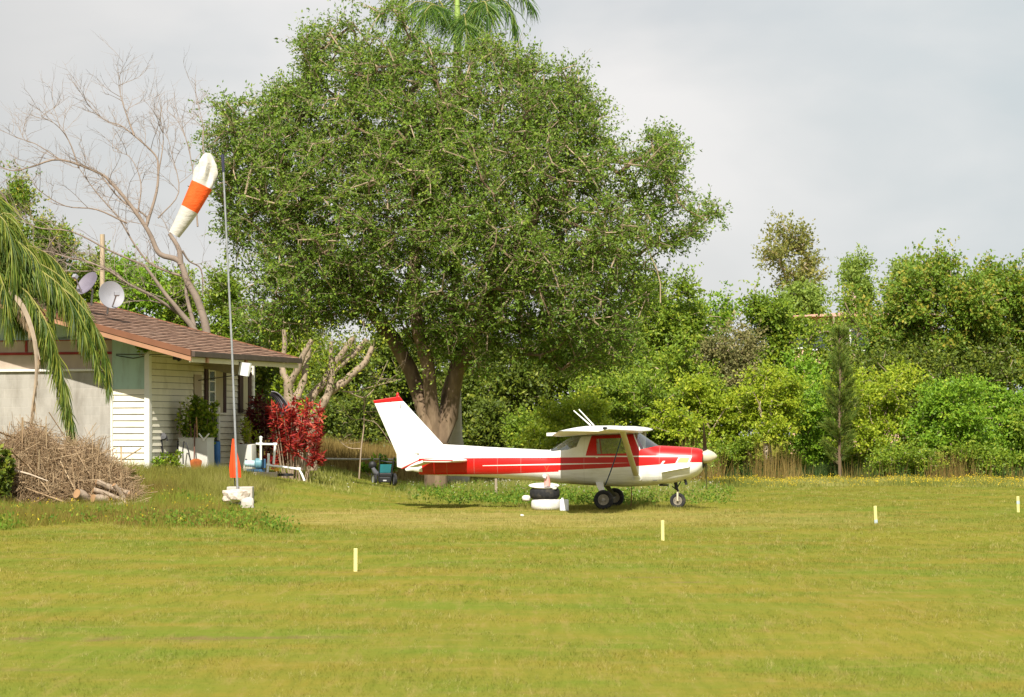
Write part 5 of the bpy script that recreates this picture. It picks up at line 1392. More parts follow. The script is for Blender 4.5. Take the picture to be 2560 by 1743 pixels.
# ------------------------------------------------------------ palms
def frond(m, pts, ln, lw, n=60, hang=.75, spread=.5, both=True, ribr=.02):
    """rib through pts with hanging leaflets; returns leaf verts/faces arrays"""
    P = np.array([np.array(q) for q in pts]); seg = np.linalg.norm(np.diff(P, axis=0), axis=1); cum = np.concatenate([[0], np.cumsum(seg)]) / seg.sum()
    def ev(t): return np.stack([np.interp(t, cum, P[:, i]) for i in range(3)], -1)
    rib = ev(np.linspace(0, 1, 18)); rib[1:-1] = (rib[:-2] + rib[1:-1] * 2 + rib[2:]) / 4
    m.tube([Vector(q) for q in rib], [ribr * (1 - .8 * i / 17) for i in range(18)], 5)
    t = np.sort(RG.uniform(.12, 1, n * 2)); c = np.stack([np.interp(t, np.linspace(0, 1, 18), rib[:, i]) for i in range(3)], -1)
    tg = unit(np.stack([np.interp(t, np.linspace(0, 1, 18), np.gradient(rib[:, i])) for i in range(3)], -1))
    side = unit(np.cross(tg, np.array([0, 0, 1.])) + 1e-4) * np.where(np.arange(2 * n) % 2, 1, -1)[:, None]
    d = unit(side * spread + tg * .45 + np.array([0, 0, -hang]) + RG.normal(0, .27, c.shape))
    L = ln * (.45 + .55 * np.sin(np.pi * np.clip(t * .88 + .08, 0, 1)) ** .6) * RG.uniform(.75, 1.1, 2 * n)
    # two bent segments per leaflet
    s = unit(np.cross(d, RG.normal(size=d.shape) + np.array([0, -1., .3]))); d2 = unit(d + np.array([0, 0, -.55])); W2 = lw
    a = c; b = c + d * L[:, None] * .5; e = b + d2 * L[:, None] * .5
    V = np.stack([a - s * W2 * .4, a + s * W2 * .4, b + s * W2, b - s * W2, e + s * W2 * .15, e - s * W2 * .15], 1).reshape(-1, 3)
    o = (np.arange(2 * n) * 6)[:, None]
    Fq = np.concatenate([o + np.array([[0, 1, 2, 3]]), o + np.array([[3, 2, 4, 5]])])
    return V, Fq, np.repeat(RG.uniform(0, 1, 2 * n), 6)
Lpalm = leafmat('palm_leaflet', (0.028, 0.065, 0.010), (0.120, 0.189, 0.019), (0.368, 0.378, 0.060), .38)
Lroyal = leafmat('royal_palm_leaflet', (.03, .080, .010), (.08, .17, .016), (.20, .29, .04), .35)
Ldead = leafmat('dead_palm_leaflet', (.18, .11, .06), (.33, .23, .13), (.50, .38, .24), .2)
ribm = mat('palm_rib', (.30, .27, .08), .6, var=.2)
Yq = 60.8
qb = stand(-75, Yq); qp = empty('queen_palm', qb, 'feathery palm whose drooping fronds hang in front of the house at the left edge', 'palm tree')
m = MB(); m.tube([qb - Vector((0, 0, .2)), W(-70, 900, Yq), W(-62, 690, Yq)], [.2, .15, .13], 12); m.build('trunk', barkg, qp, world=True, smooth=1.2)
FR = [([(-62, 690), (10, 690), (72, 730), (120, 810), (148, 900), (170, 1000), (182, 1090)], -.6, .62, 100), ([(-62, 690), (30, 675), (120, 705), (190, 770), (230, 850), (250, 930)], -.2, .6, 90), ([(-62, 690), (20, 668), (110, 690), (190, 745), (240, 810), (268, 905), (272, 965)], 0, .62, 110), ([(-62, 690), (-5, 700), (60, 730), (110, 800), (140, 900), (165, 1010), (188, 1118)], -.5, .60, 120), ([(-62, 690), (-10, 640), (60, 640), (140, 680), (205, 740), (240, 830)], .5, .6, 100),
      ([(-62, 690), (-30, 560), (20, 520), (50, 560), (60, 660), (50, 760)], .2, .65, 90), ([(-62, 690), (-20, 600), (30, 590), (90, 640), (125, 720), (130, 800)], -.2, .6, 100), ([(-62, 690), (-40, 640), (-10, 660), (15, 730), (25, 830)], -.6, .6, 70), ([(-62, 690), (-120, 600), (-190, 620), (-260, 740), (-290, 880)], .2, .65, 70), ([(-62, 690), (-110, 660), (-160, 700), (-190, 830)], -.4, .6, 60),
      ([(-62, 690), (10, 655), (85, 665), (150, 710), (195, 780), (215, 860)], -.3, .7, 100), ([(-62, 690), (-20, 670), (40, 690), (80, 740), (100, 800), (110, 870)], .3, .75, 90), ([(-62, 690), (-40, 580), (-5, 530), (20, 560), (35, 640), (40, 740)], -.4, .8, 80), ([(-62, 690), (-30, 650), (10, 670), (40, 720), (55, 800)], .1, .75, 80), ([(-62, 690), (0, 620), (70, 610), (130, 640), (170, 690), (190, 750)], .8, .7, 90), ([(-62, 690), (-45, 540), (-15, 480), (10, 500), (20, 580)], .6, .8, 70)]
for pts, dy, ln, n_ in FR:
    m = MB(); V, Fq, v = frond(m, [W(x, y, Yq + dy * min(1, i / 3)) for i, (x, y) in enumerate(pts)], ln * 1.15, .0105, int(n_ * 2.9), 1.0, .30)
    f_ = m.build('frond', ribm, qp, world=True); np_mesh('leaflets', V - np.array(qb), Fq, Lpalm, f_, attr=v)
for pts, dy in (([(-62, 700), (20, 720), (62, 770), (88, 850), (94, 930), (78, 1040), (72, 1160)], -.9), ([(-62, 700), (40, 760), (85, 830), (100, 900)], -.95)):
    m = MB(); V, Fq, v = frond(m, [W(x, y, Yq + dy * min(1, i / 3)) for i, (x, y) in enumerate(pts)], (.36 if dy > -.92 else .3), .012, 60, 1.6, .12, ribr=.075 if dy > -.92 else .05)
    f_ = m.build('dead_frond', mat('dead_frond_rib', (.34, .265, .19), .8, var=.2), qp, world=True); f_['label'] = 'dry brown frond hanging straight down'; np_mesh('leaflets', V - np.array(qb), Fq, Ldead, f_, attr=v)
Yr = 82.5; rb = stand(1140, Yr); rp_ = empty('royal_palm', rb, 'royal palm with a smooth grey trunk, its green fronds topping the huge tree', 'palm tree')
m = MB(); m.tube([rb - Vector((0, 0, .2)), rb + Vector((.02, 0, .4)), W(1140, 1150, Yr), W(1138, 1090, Yr), W(1139, 1000, Yr), W(1141, 700, Yr), W(1144, 150, Yr)], [.40, .38, .31, .21, .165, .15, .13], 16)
m.build('trunk', mat('royal_palm_trunk', (.47, .42, .33), .85, var=.1, sc=2, dirt=((.30, .26, .19), .5, 3), stretch=(1, 1, 2.5)), rp_, world=True, smooth=1.2)
m = MB(); m.tube([W(1144, 155, Yr), W(1144, 60, Yr), W(1143, -40, Yr), W(1143, -110, Yr)], [.13, .11, .04, .015], 10); m.build('spear_leaf', mat('spear_green', (.30, .42, .10), .5), rp_, world=True, smooth=1.2)
for pts, dy in [([(1144, 90), (1180, 0), (1240, -50), (1300, -30), (1335, 20)], 0), ([(1144, 95), (1200, 10), (1250, -10), (1280, 20), (1290, 80)], -1), ([(1144, 100), (1190, 10), (1215, 0), (1222, 50), (1212, 130)], -2), ([(1144, 90), (1100, 0), (1050, -45), (990, -20), (955, 40)], 0), ([(1144, 95), (1090, 10), (1040, 0), (1000, 40), (985, 100)], -1), ([(1144, 95), (1110, 20), (1075, 10), (1050, 50), (1040, 110)], -2), ([(1144, 80), (1150, -60), (1180, -110), (1230, -110)], .6), ([(1144, 80), (1130, -60), (1090, -110), (1030, -90)], 1), ([(1144, 95), (1160, 30), (1165, 60), (1168, 130)], -2.2)]:
    m = MB(); V, Fq, v = frond(m, [W(x, y, Yr + dy * min(1, i / 2)) for i, (x, y) in enumerate(pts)], 1.0, .013, 110, .6, .6, ribr=.03)
    f_ = m.build('frond', ribm, rp_, world=True); np_mesh('leaflets', V - np.array(rb), Fq, Lroyal, f_, attr=v)

# ------------------------------------------------------------ bare and pruned trees, drawn limb by limb
def smooth_pl(pts, n=5):
    P = [np.array(q, float) for q in pts]; P = [2 * P[0] - P[1]] + P + [2 * P[-1] - P[-2]]; out = []
    for i in range(1, len(P) - 2):
        for t in np.linspace(0, 1, n, endpoint=False):
            a, b, c, d = P[i - 1:i + 3]
            out.append(.5 * ((2 * b) + (-a + c) * t + (2 * a - 5 * b + 4 * c - d) * t * t + (-a + 3 * b - 3 * c + d) * t ** 3))
    out.append(P[-2]); return out
def twigs(m, a, d, ln, r, depth):
    """recursive bare twig from a along d"""
    pts = [Vector(a)]; dd = Vector(d).normalized(); st = ln / 5
    for i in range(5):
        dd = (dd + Vector((rnd.gauss(0, .16), rnd.gauss(0, .16), rnd.gauss(.02, .13)))).normalized(); pts.append(pts[-1] + dd * st)
    m.tube(pts, [r * (1 - .15 * i) for i in range(6)], 4 if r > .01 else 3, cap=False)
    if depth:
        for i in (1, 2, 3, 4):
            if rnd.random() < .75:
                nd = (dd + Vector((rnd.gauss(0, .75), rnd.gauss(0, .6), rnd.gauss(.15, .5)))).normalized()
                twigs(m, pts[i], nd, ln * rnd.uniform(.45, .7), r * .6, depth - 1)
dead = mat('dead_wood', (.245, .19, .15), .9, var=.18, sc=3, bump=.4, bsc=12, dirt=((.20, .14, .11), .5, 1.6))
Yd = 75.0; k7 = lambda x, y: (x / 2.327, 180 + y / 2.327)
dbase = stand(490, Yd); dt = empty('bare_tree', dbase, 'leafless dead tree with pale branching limbs behind the roof', 'tree')
LM = [([(1235, 2100), (1215, 1700), (1200, 1500), (1150, 1330), (1090, 1220), (1040, 1100), (930, 1060), (880, 960), (840, 890), (740, 750), (650, 650), (580, 590), (350, 510), (190, 550), (80, 575), (-10, 545)], .18, .012, 0),
      ([(1050, 1120), (1040, 1030), (985, 940)], .11, .06, 0), ([(1225, 1900), (1160, 1560), (1040, 1390), (960, 1290), (860, 1150), (830, 1130)], .15, .03, -.4), ([(1130, 1480), (1085, 1300), (1080, 1200), (1000, 1170), (870, 1110), (780, 1000), (690, 850), (560, 700), (460, 560)], .08, .012, .3),
      ([(1060, 1420), (960, 1350), (860, 1290), (740, 1230), (640, 1160), (500, 1100), (400, 1080), (270, 1045), (160, 1065)], .07, .012, -.8), ([(720, 1210), (640, 1150), (500, 1160), (330, 1155)], .04, .01, -1), ([(960, 1350), (850, 1330), (720, 1340)], .035, .01, -1.1),
      ([(850, 900), (910, 700), (920, 560), (900, 480), (780, 370), (700, 310), (610, 280), (510, 190)], .06, .008, .5), ([(780, 370), (740, 260), (710, 170), (690, 80)], .035, .008, .6), ([(920, 600), (950, 400), (930, 250)], .03, .007, 1), ([(860, 880), (840, 830), (700, 740), (580, 590)], .05, .02, .5), ([(460, 560), (400, 400), (330, 310), (240, 260)], .03, .007, .3),
      ([(350, 510), (210, 420), (150, 400), (110, 330)], .025, .006, .2), ([(920, 850), (1040, 700), (1000, 480), (960, 320)], .03, .006, 1.2), ([(1150, 900), (1120, 560), (1060, 330), (970, 220)], .03, .006, 1.5), ([(1200, 700), (1180, 400), (1180, 300), (1140, 150)], .03, .006, 1.5), ([(740, 880), (560, 800), (380, 780), (230, 690), (190, 630)], .04, .007, -.4), ([(850, 1130), (640, 1040), (420, 930), (200, 900), (60, 780), (30, 720)], .05, .007, -.6), ([(1060, 1040), (1100, 1100), (1170, 1150), (1180, 1300)], .04, .02, .4), ([(800, 830), (820, 650), (760, 500), (660, 460)], .03, .006, .9)]
m = MB()
for i, (pl, r0, r1, dy) in enumerate(LM):
    pts = [W(*k7(x, y), Yd + dy * min(1, j / 3)) for j, (x, y) in enumerate(pl)]
    sp = smooth_pl(pts, 4); n_ = len(sp)
    m.tube([Vector(q) for q in sp], [(.85 if r0 > .1 else .82) * (r0 + (r1 - r0) * (j / (n_ - 1)) ** .6) for j in range(n_)], 9 if r0 > .05 else 6, cap=True)
    for j in range(int(n_ * .35), n_, 1):
        if r0 > .1 and j < n_ * .45: continue
        if rnd.random() < .8:
            d = Vector(sp[min(j + 1, n_ - 1)]) - Vector(sp[j - 1])
            if d.length < 1e-5: continue
            d = (d.normalized() + Vector((rnd.gauss(0, .7), rnd.gauss(0, .6), rnd.gauss(.3, .5)))).normalized()
            twigs(m, sp[j], d, rnd.uniform(.5, 1.4) * (1.15 if j < n_ * .6 else .9), .010, 2)
m.build('trunk', dead, dt, world=True, smooth=1.2)
def limb_tree(name, label, base, polys, off, sc, Y, mt, tw=0, lm=None, cat='tree'):
    root = empty(name, base, label, cat); m = MB(); tp = []
    for pl, r0, r1, dy in polys:
        pts = [W(off[0] + x / sc, off[1] + y / sc, Y + dy * min(1, j / 2)) for j, (x, y) in enumerate(pl)]
        sp = smooth_pl(pts, 5); n_ = len(sp)
        m.tube([Vector(q) for q in sp], [.82 * (r0 + (r1 - r0) * j / (n_ - 1)) * (1 + .09 * math.sin(j * 1.7 + x)) for j in range(n_)], 10 if r0 > .04 else 6)
        for j in range(n_ // 2, n_):
            if rnd.random() < tw:
                d = Vector((rnd.gauss(0, .6), rnd.gauss(-.2, .6), rnd.uniform(.1, 1))).normalized(); twigs(m, sp[j], d, rnd.uniform(.4, 1.0), .009, 1)
            if lm is not None and rnd.random() < .6: tp.append(np.array(sp[j]) + RG.normal(0, .35, 3) + np.array([0, 0, .2]))
    m.build('trunk', mt, root, world=True, smooth=1.2)
    if tp:
        tp = np.array(tp); C = np.repeat(tp, 26, 0) + RG.normal(0, .22, (len(tp) * 26, 3)); D = unit(RG.normal(size=C.shape)); L = RG.uniform(.06, .12, len(C))
        V, Fc = leaves(C, D, L, L * .5); np_mesh('crown', V, Fc, lm, root, attr=np.repeat(RG.uniform(0, 1, len(C)), 4))
    return root
Yp1 = 74.0; prunm = mat('pruned_bark', (.31, .235, .165), .9, var=.2, sc=4, bump=.6, bsc=10, dirt=((.26, .19, .12), .6, 3.5))
limb_tree('pruned_tree', 'pruned pale-barked tree with three upright stubs behind the red-leaved bush', stand(742, Yp1), [([(690, 1750), (670, 1300), (640, 1100), (570, 930), (562, 720)], .17, .15, 0), ([(562, 740), (500, 600), (495, 500), (520, 300), (512, 110)], .12, .07, .3), ([(580, 730), (680, 560), (740, 400), (840, 230)], .12, .08, -.2), ([(650, 920), (735, 720), (770, 500), (815, 320)], .13, .08, .2)], (600, 800), 4.6525, Yp1, prunm, .25, Lmid)
limb_tree('pruned_tree', 'leaning pruned tree with thick sawn-off limbs between the red bush and the fin', stand(778, Yp1 + .8), [([(830, 1750), (835, 1400), (800, 1180), (800, 1030), (860, 860), (960, 750), (1040, 600), (1180, 400), (1320, 200)], .2, .085, 0), ([(830, 1500), (850, 1190), (950, 1000), (1030, 850), (1070, 620), (1062, 480), (1060, 250)], .19, .06, -.3), ([(1040, 830), (1200, 735), (1330, 610), (1450, 500), (1545, 310)], .16, .085, -.1), ([(1040, 640), (1200, 500), (1350, 370), (1475, 225)], .12, .08, .3), ([(1180, 830), (1330, 835), (1500, 785), (1700, 735), (1870, 690)], .03, .012, .4), ([(1280, 850), (1450, 900), (1600, 740), (1720, 470)], .025, .012, .5)], (600, 800), 4.6525, Yp1 + .8, prunm, .25, Lmid)
limb_tree('bare_sapling', 'thin crooked bare sapling between the leaning pruned tree and the fin', stand(908, 80), [([(1385, 1850), (1410, 1500), (1440, 1250), (1445, 1050), (1455, 900)], .028, .018, 0), ([(1440, 1150), (1300, 1150), (1180, 1000), (1085, 880)], .014, .008, .2), ([(1440, 1160), (1560, 1190), (1650, 1280), (1760, 1450)], .016, .008, -.2), ([(1450, 950), (1400, 880), (1330, 860)], .02, .01, 0), ([(1410, 1500), (1250, 1480), (1100, 1350)], .02, .01, .3), ([(1440, 1066), (1560, 1068), (1640, 1060)], .02, .012, .1)], (600, 800), 4.6525, 80, barkg, .3)

# ------------------------------------------------------------ red-leaved bush, potted climber, little plants
def leafy_bush(name, label, cat, px, Y, top, bot, hw, lm, nb, nl, size, asp, up=.5, stemr=.012, nst=14, stemm=None, grp=None, dep=.5, bs=None):
    base = stand(px, Y) if bs is None else W(px, bs, Y); root = empty(name, base, label, cat, grp); k = S(Y); m = MB(); Cs, Ds = [], []
    for i in range(nst):
        u = rnd.uniform(-1, 1); yy = top + (bot - top) * (rnd.random() ** 1.4) * .75 + abs(u) * (bot - top) * .18
        e = W(px + u * hw, yy, Y + rnd.uniform(-1, 1) * dep); b0 = base + Vector((u * hw * k * .45, rnd.uniform(-.3, .3) * dep, -.05))
        mid = b0.lerp(e, .55) + Vector((rnd.gauss(0, .05), 0, .05)); m.tube([b0, mid, e], [stemr, stemr * .8, stemr * .4], 5, cap=False)
        for j in range(nb):
            t = rnd.uniform(.35, 1) ** .7; c = (b0.lerp(mid, t * 2) if t < .5 else mid.lerp(e, t * 2 - 1))
            for _ in range(nl):
                Cs.append(c + Vector((rnd.gauss(0, .03), rnd.gauss(0, .03), rnd.gauss(0, .03)))); Ds.append(Vector((rnd.gauss(0, .8), rnd.gauss(-.1, .8), rnd.gauss(up, .5))).normalized())
    m.build('stems', stemm or barkg, root, world=True)
    L = RG.uniform(.6, 1.2, len(Cs)) * size; V, Fc = leaves(np.array(Cs), np.array(Ds), L, L * asp)
    np_mesh('foliage', V, Fc, lm, root, attr=np.repeat(RG.uniform(0, 1, len(Cs)), 4)); return root
Lcrim = leafmat('leaf_crimson', (.12, .007, .010), (.38, .022, .020), (.66, .11, .06), .3)
Lredsh = leafmat('leaf_red_shaded', (.035, .006, .009), (.10, .010, .014), (.24, .03, .025), .25)  # red bush in shadow: the shade is put into the leaf colour
leafy_bush('red_bush', 'crimson-leaved ti plant bush beside the white pipes', 'bush', 738, 69.5, 985, 1180, 74, Lcrim, 22, 4, .19, .22, .25, nst=40, dep=.7)
leafy_bush('red_bush', 'red-leaved bush with shade painted into its leaves, against the far corner of the house', 'bush', 652, 70.6, 985, 1150, 42, Lredsh, 20, 4, .17, .24, .3, nst=24)
leafy_bush('yellow_shrub', 'spindly yellow-green shrub on bare stems left of the shade-darkened red bush', 'shrub', 625, 69.3, 1040, 1120, 22, Lyel, 12, 3, .12, .35, .3, nst=9)
leafy_bush('climbing_plant', 'lush green climbing plant over the grey tank at the house wall', 'plant', 500, 67.3, 982, 1110, 40, Lmid, 26, 6, .11, .75, .2, nst=26, dep=.25)
leafy_bush('climbing_plant', 'thin green creeper on the siding left of the lush climber', 'plant', 461, 67.0, 975, 1090, 12, Lmid, 12, 3, .10, .6, .2, nst=9, dep=.1)
leafy_bush('small_plant', 'small green plant at the foot of the side wall near the tap', 'plant', 425, 66.2, 1125, 1175, 26, Lmid, 10, 4, .10, .5, .5, nst=12, dep=.2)
leafy_bush('small_plant', 'small green plant below the hose tap at the house corner', 'plant', 398, 66.0, 1140, 1178, 14, Lbri, 8, 4, .10, .5, .5, nst=8, dep=.2)
leafy_bush('dark_shrub', 'dark green shrub at the left edge beside the brush pile', 'shrub', -12, 57.4, 1112, 1215, 40, Ldark, 22, 6, .12, .6, .3, nst=22, dep=.4)
leafy_bush('vine', 'bright green vine hanging over the fence rail above the wheelchair', 'vine', 950, 86.2, 1136, 1190, 50, Lbri, 9, 3, .12, .8, .1, nst=26, dep=.1)
leafy_bush('eave_plant', 'small bright green sprig growing under the roof edge', 'plant', 350, 65.7, 862, 880, 22, Lbri, 8, 3, .09, .5, .3, nst=7, dep=.1, bs=884, stemr=.005)
# dead grey fan leaf hanging in the pruned tree
m = MB(); rows = []
for t in np.linspace(0, 1, 9):
    c = Vector((0, 0, 0)); r = []
    for u in np.linspace(-1, 1, 15):
        x, y = 678 + 38 * t + u * (4 + 9 * t), 978 + 52 * t * t + 6 * abs(u) + (1.6 if int((u + 1) * 7.01) % 2 else 0)
        r.append(W(x, y - u * 6, 72.5 + .1 * math.sin(u * 20)))
    rows.append(r)
c0 = W(700, 1000, 72.5); m.sheet(rows); o = m.build('dead_palm_leaf', mat('grey_dead_leaf', (.24, .22, .24), .8, var=.25), None, org=c0); tag(o, 'grey dead fan palm leaf drooping above the crimson bush', 'palm leaf')

# ------------------------------------------------------------ pink house behind the thicket
Yh = 128.0; ph = Fr((2170 - 1280) * Yh / F, Yh, 6, 0)
pk = empty('pink_house', (ph.X0, ph.Y0, 0), 'pink two-storey house with a round turret, half hidden behind the right-hand trees', 'house', rz=-R(6))
pinkm = mat('pink_stucco', (.70, .44, .32), .85, var=.06, sc=2); pkr = mat('pink_tile_roof', (.55, .30, .21), .8, var=.2, sc=6)
pp = lambda x, y, yl=0.: ph.p(x, y, yl)
zt = pp(2200, 792).z
m = MB(); x0, x1 = pp(1975, 900).x, pp(2330, 900).x; m.box(((x0 + x1) / 2, 4, zt / 2), (x1 - x0, 8, zt)); m.build('wall', pinkm, pk)
m = MB(); e = .6; rz_ = pp(2150, 770).z
m.add([(x0 - e, -e, zt), (x1 + e, -e, zt), (x1 + e, 8 + e, zt), (x0 - e, 8 + e, zt), (x0 + 3, 4, rz_), (x1 - 3, 4, rz_)], [(0, 1, 5, 4), (1, 2, 5), (2, 3, 4, 5), (3, 0, 4), (3, 2, 1, 0)]); m.build('roof', pkr, pk)
m = MB(); c = pp(2128, 800, .5); tz = pp(2128, 748, .5).z; rr = .22; m.tube([(c.x, .3, 0), (c.x, .3, tz)], rr, 20); m.build('turret', pinkm, pk, smooth=.8)
m = MB(); m.lathe([(rr * 1.15, 0), (rr * 1.1, .06), (rr * .85, .2), (rr * .45, .29), (0, .32)], (c.x, .3, tz), 20); m.build('dome', mat('pale_dome', (.52, .37, .30), .7), pk, smooth=.8)
for px, py in ((2010, 842), (2050, 846), (2090, 846), (2150, 846), (2210, 846), (2260, 846), (2240, 925), (2180, 925)):
    a = pp(px, py, 0); f_ = MB(); f_.box((a.x, -.02, a.z), (1.0, .08, 1.15)); f_ = f_.build('window', mat('white_window_frame', (.8, .8, .78), .5), pk)
    q_ = MB(); q_.box((a.x, -.065, a.z), (.8, .02, .95)); q_.build('pane', mat('dark_pane', (.05, .06, .07), .15, spec=.6), f_)

# ------------------------------------------------------------ weeds, tall grass, flowers (ground cover)
Lweed = leafmat('weed_blades', (.22, .125, .045), (.23, .21, .030), (.15, .28, .022), .35, .8)
Lwleaf = leafmat('weed_leaves', (.06, .15, .015), (.15, .25, .02), (.33, .33, .04), .4, .7)
Ldry = leafmat('dry_tall_grass', (.15, .085, .025), (.24, .17, .045), (.36, .27, .10), .3, .8)
Lpale = leafmat('pale_weeds', (.10, .14, .02), (.24, .25, .045), (.46, .42, .16), .3, .8)
def patch(name, label, poly_fn, n, x0, x1, y0, y1, h0, h1, wd, lm, lean=.35, vb=None, tops=None):
    X = RG.uniform(x0, x1, n); Y = RG.uniform(y0, y1, n); dn = poly_fn(X, Y); kp = RG.uniform(size=n) < dn; X, Y, dn = X[kp], Y[kp], dn[kp]
    n = len(X); h = RG.uniform(h0, h1, n) * (.45 + .55 * dn) * (.75 + .5 * (np.sin(X * 1.9 + Y) * np.cos(Y * 1.4 - X * .6) * .5 + .5))
    B = np.stack([X, Y, gz(X, Y) - .02], 1); D = unit(np.stack([RG.normal(0, lean, n), RG.normal(0, lean, n), np.ones(n)], 1))
    V, Fc = blades(B, D, h, RG.uniform(.6, 1.3, n) * wd, 0)
    cl_ = .5 + .5 * np.sin(X * .9 + 1.3 * np.sin(Y * .8)) * np.cos(Y * 1.1 + np.sin(X * 1.3))
    v = np.clip(.55 * cl_ + .45 * RG.uniform(size=n), 0, 1)
    o = np_mesh(name, V, Fc, lm, attr=np.repeat(v, 3)); tag(o, label, name.replace('_', ' '), kind='stuff')
    if tops:
        nm, lb, lmt, fr_, sz = tops; kk = RG.uniform(size=n) < fr_; C = B[kk] + D[kk] * h[kk][:, None]; m_ = len(C)
        C = np.repeat(C, 3, 0) + RG.normal(0, sz * .6, (m_ * 3, 3)); V, Fc = leaves(C, unit(RG.normal(size=C.shape)), np.full(len(C), sz), np.full(len(C), sz * .8))
        o = np_mesh(nm, V, Fc, lmt, attr=np.repeat(RG.uniform(size=len(C)), 4)); tag(o, lb, nm.replace('_', ' '), kind='stuff')
pxl = lambda X, Y: 1280 + F * X / Y
def weedy(X, Y):
    q = pxl(X, Y); e = 750 - (Y - 45) * 11 + 45 * np.sin(Y * 2.1)
    return sst(0, 3.5, Y - 45.8 - 2.2 * np.sin(X * .8 + 1) - 1.3 * np.sin(X * 2.3)) * (1 - sst(e - 140, e, q)) * (1 - .5 * sst(62, 66, Y))
yf = leafmat('yellow_flower', (.65, .42, .01), (.80, .58, .02), (.85, .70, .06), .3); wf = leafmat('white_seedhead', (.5, .47, .36), (.7, .67, .55), (.8, .78, .68), .3)
patch('weeds', 'rank brown and green weeds growing round the brush pile and windsock foot', weedy, 170000, -14.5, -2, 42.5, 67, .10, .40, .015, Lweed, .4, tops=('weed_flowers', 'tiny yellow and pale flower heads scattered over the weeds', yf, .005, .026))
def leafy_cover(name, label, fn, n, x0, x1, y0, y1, hmax, lm, sz):
    X = RG.uniform(x0, x1, n); Y = RG.uniform(y0, y1, n); dn = fn(X, Y) * np.clip(.5 + knots(np.stack([X, Y, 0 * X], 1), 1.1), 0, 1); kp = RG.uniform(size=n) < dn; X, Y = X[kp], Y[kp]; m_ = 9
    h = RG.uniform(.25, 1, len(X)) * hmax; C = np.repeat(np.stack([X, Y, gz(X, Y)], 1), m_, 0); C[:, 2] += np.repeat(h, m_) * RG.uniform(.2, 1, len(C)); C[:, :2] += RG.normal(0, .06, (len(C), 2))
    D = unit(RG.normal(size=C.shape) + np.array([0, 0, .5])); L = RG.uniform(.5, 1.2, len(C)) * sz; V, Fc = leaves(C, D, L, L * .5)
    tag(np_mesh(name, V, Fc, lm, attr=np.repeat(np.clip(.5 * np.repeat(RG.uniform(size=len(X)), m_) + .5 * RG.uniform(size=len(C)), 0, 1), 4)), label, name.replace('_', ' '), kind='stuff')
def wfront(X, Y): return weedy(X, Y) * (1 - .75 * sst(50, 57, Y))
leafy_cover('leafy_weeds', 'low leafy green and yellowish weeds along the front of the weedy patch', wfront, 13000, -14.5, -2.5, 43, 62, .26, Lwleaf, .075)
leafy_cover('leafy_ground_cover', 'leafy green weeds behind and under the aeroplane', lambda X, Y: sst(61.5, 64, Y) * (1 - sst(76, 82, Y)) * sst(1000, 1200, pxl(X, Y)) * (1 - sst(1720, 1860, pxl(X, Y))), 9000, -3, 7, 61, 82, .30, Lwleaf, .08)
Lslope = leafmat('slope_grass_blades', (.17, .15, .035), (.22, .22, .035), (.34, .30, .10), .3, .8)
def fringe(X, Y): q = pxl(X, Y); return (1 - sst(560, 760, q)) * sst(60, 63, Y) * .8
patch('slope_grass', 'pale dry grass on the slope below the house wall', fringe, 60000, -12.5, -5, 59, 66.5, .12, .42, .012, Lslope, .4)
def behind(X, Y): q = pxl(X, Y); return sst(87, 90, Y) * (1 - sst(1500, 1700, q)) * sst(560, 700, q)
patch('tall_dry_grass', 'tall rust-brown dry grass beyond the fence, before the dark wood', behind, 110000, -12, 7, 87, 121, .4, .9, .03, Ldry, .25)
def midweed(X, Y): q = pxl(X, Y); return sst(64, 71, Y) * (1 - sst(84, 89, Y)) * (1 - sst(1700, 1850, q)) * sst(690, 800, q) * (.3 + .7 * sst(900, 1300, q)) * (1 - .8 * ((q > 880) & (q < 1020))) * (1 - .85 * ((q > 1040) & (q < 1130) & (Y < 79)))
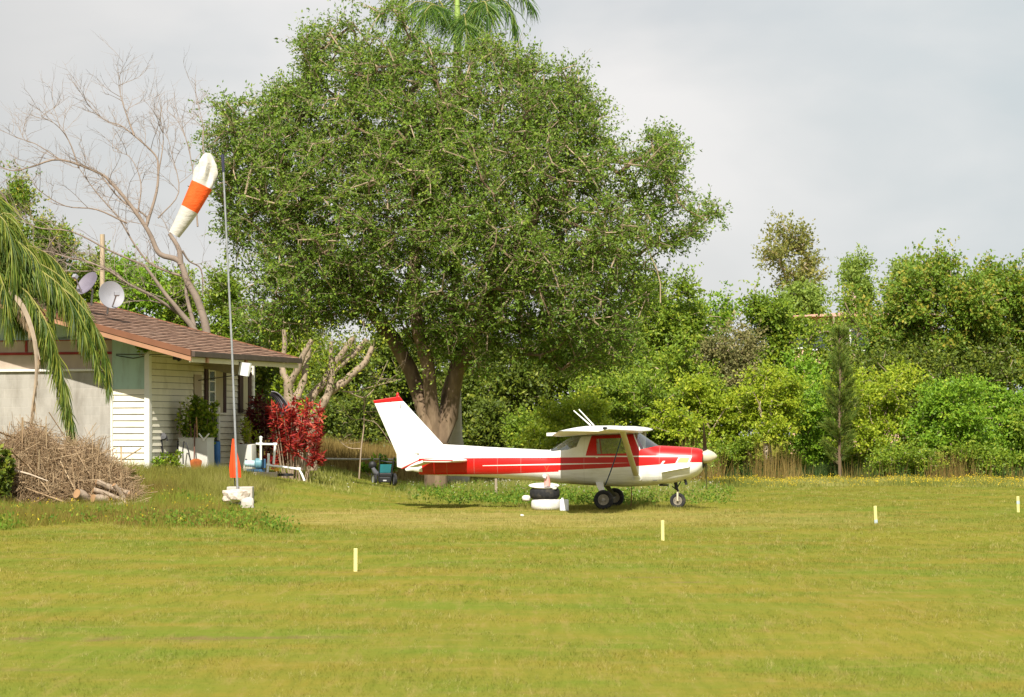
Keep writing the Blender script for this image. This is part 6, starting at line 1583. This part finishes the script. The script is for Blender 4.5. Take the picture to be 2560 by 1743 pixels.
patch('pale_weeds', 'pale flowering weeds standing behind the aeroplane up to the fence', midweed, 90000, -7, 7, 63, 89, .12, .42, .02, Lpale, .35, tops=('weed_seedheads', 'whitish seed heads over the weeds behind the aeroplane', wf, .018, .026))
def tall_by(X, Y): q = pxl(X, Y); return sst(58.2, 59.2, Y) * (1 - sst(62, 63.5, Y)) * sst(1270, 1330, q) * (1 - sst(1720, 1790, q)) * .9
patch('long_grass', 'slightly longer grass left standing round the wheels of the aeroplane', tall_by, 14000, -.5, 5, 58, 63.5, .06, .15, .012, Lslope, .45)
def flow(X, Y): q = pxl(X, Y); return sst(84, 86.5, Y + .6 * np.sin(X)) * (1 - sst(90, 93, Y)) * sst(1680, 1800, q)
patch('flower_strip', 'band of low weeds with yellow flowers along the foot of the thicket', flow, 60000, 4.5, 18.5, 84, 93, .10, .30, .022, Lpale, .35, tops=('yellow_flowers', 'countless small yellow flowers in a band before the thicket', yf, .085, .030))
def reeds(X, Y): q = pxl(X, Y); return sst(90, 91.5, Y) * sst(1640, 1720, q) * (.25 + .75 * (1 - sst(1950, 2050, q)) + .5 * (q > 2320) * (q < 2480)) * (.3 + .7 * (np.sin(X * 2.3) > -.3))
patch('dry_reeds', 'thin upright dry tan reeds under the thicket edge', reeds, 6500, 4, 19, 90, 98, .3, 1.7, .018, Ldry, .16)
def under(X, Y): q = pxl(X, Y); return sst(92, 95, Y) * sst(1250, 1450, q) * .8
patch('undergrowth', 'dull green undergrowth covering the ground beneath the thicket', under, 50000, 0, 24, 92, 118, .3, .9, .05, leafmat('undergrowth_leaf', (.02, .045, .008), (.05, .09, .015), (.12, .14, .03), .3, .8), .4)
def edgew(X, Y): q = pxl(X, Y); return (np.abs(Y - 78.3 - .02 * (q - 1050)) < 1.2) * sst(980, 1010, q) * (1 - sst(1120, 1180, q)) * .9
patch('tail_shade_grass', 'dark green grass blades put in for the shadow of the tail', edgew, 5000, -4, -1, 76, 81, .12, .3, .02, Ldark, .3)  # dark blades paint the tail's shadow on the ground
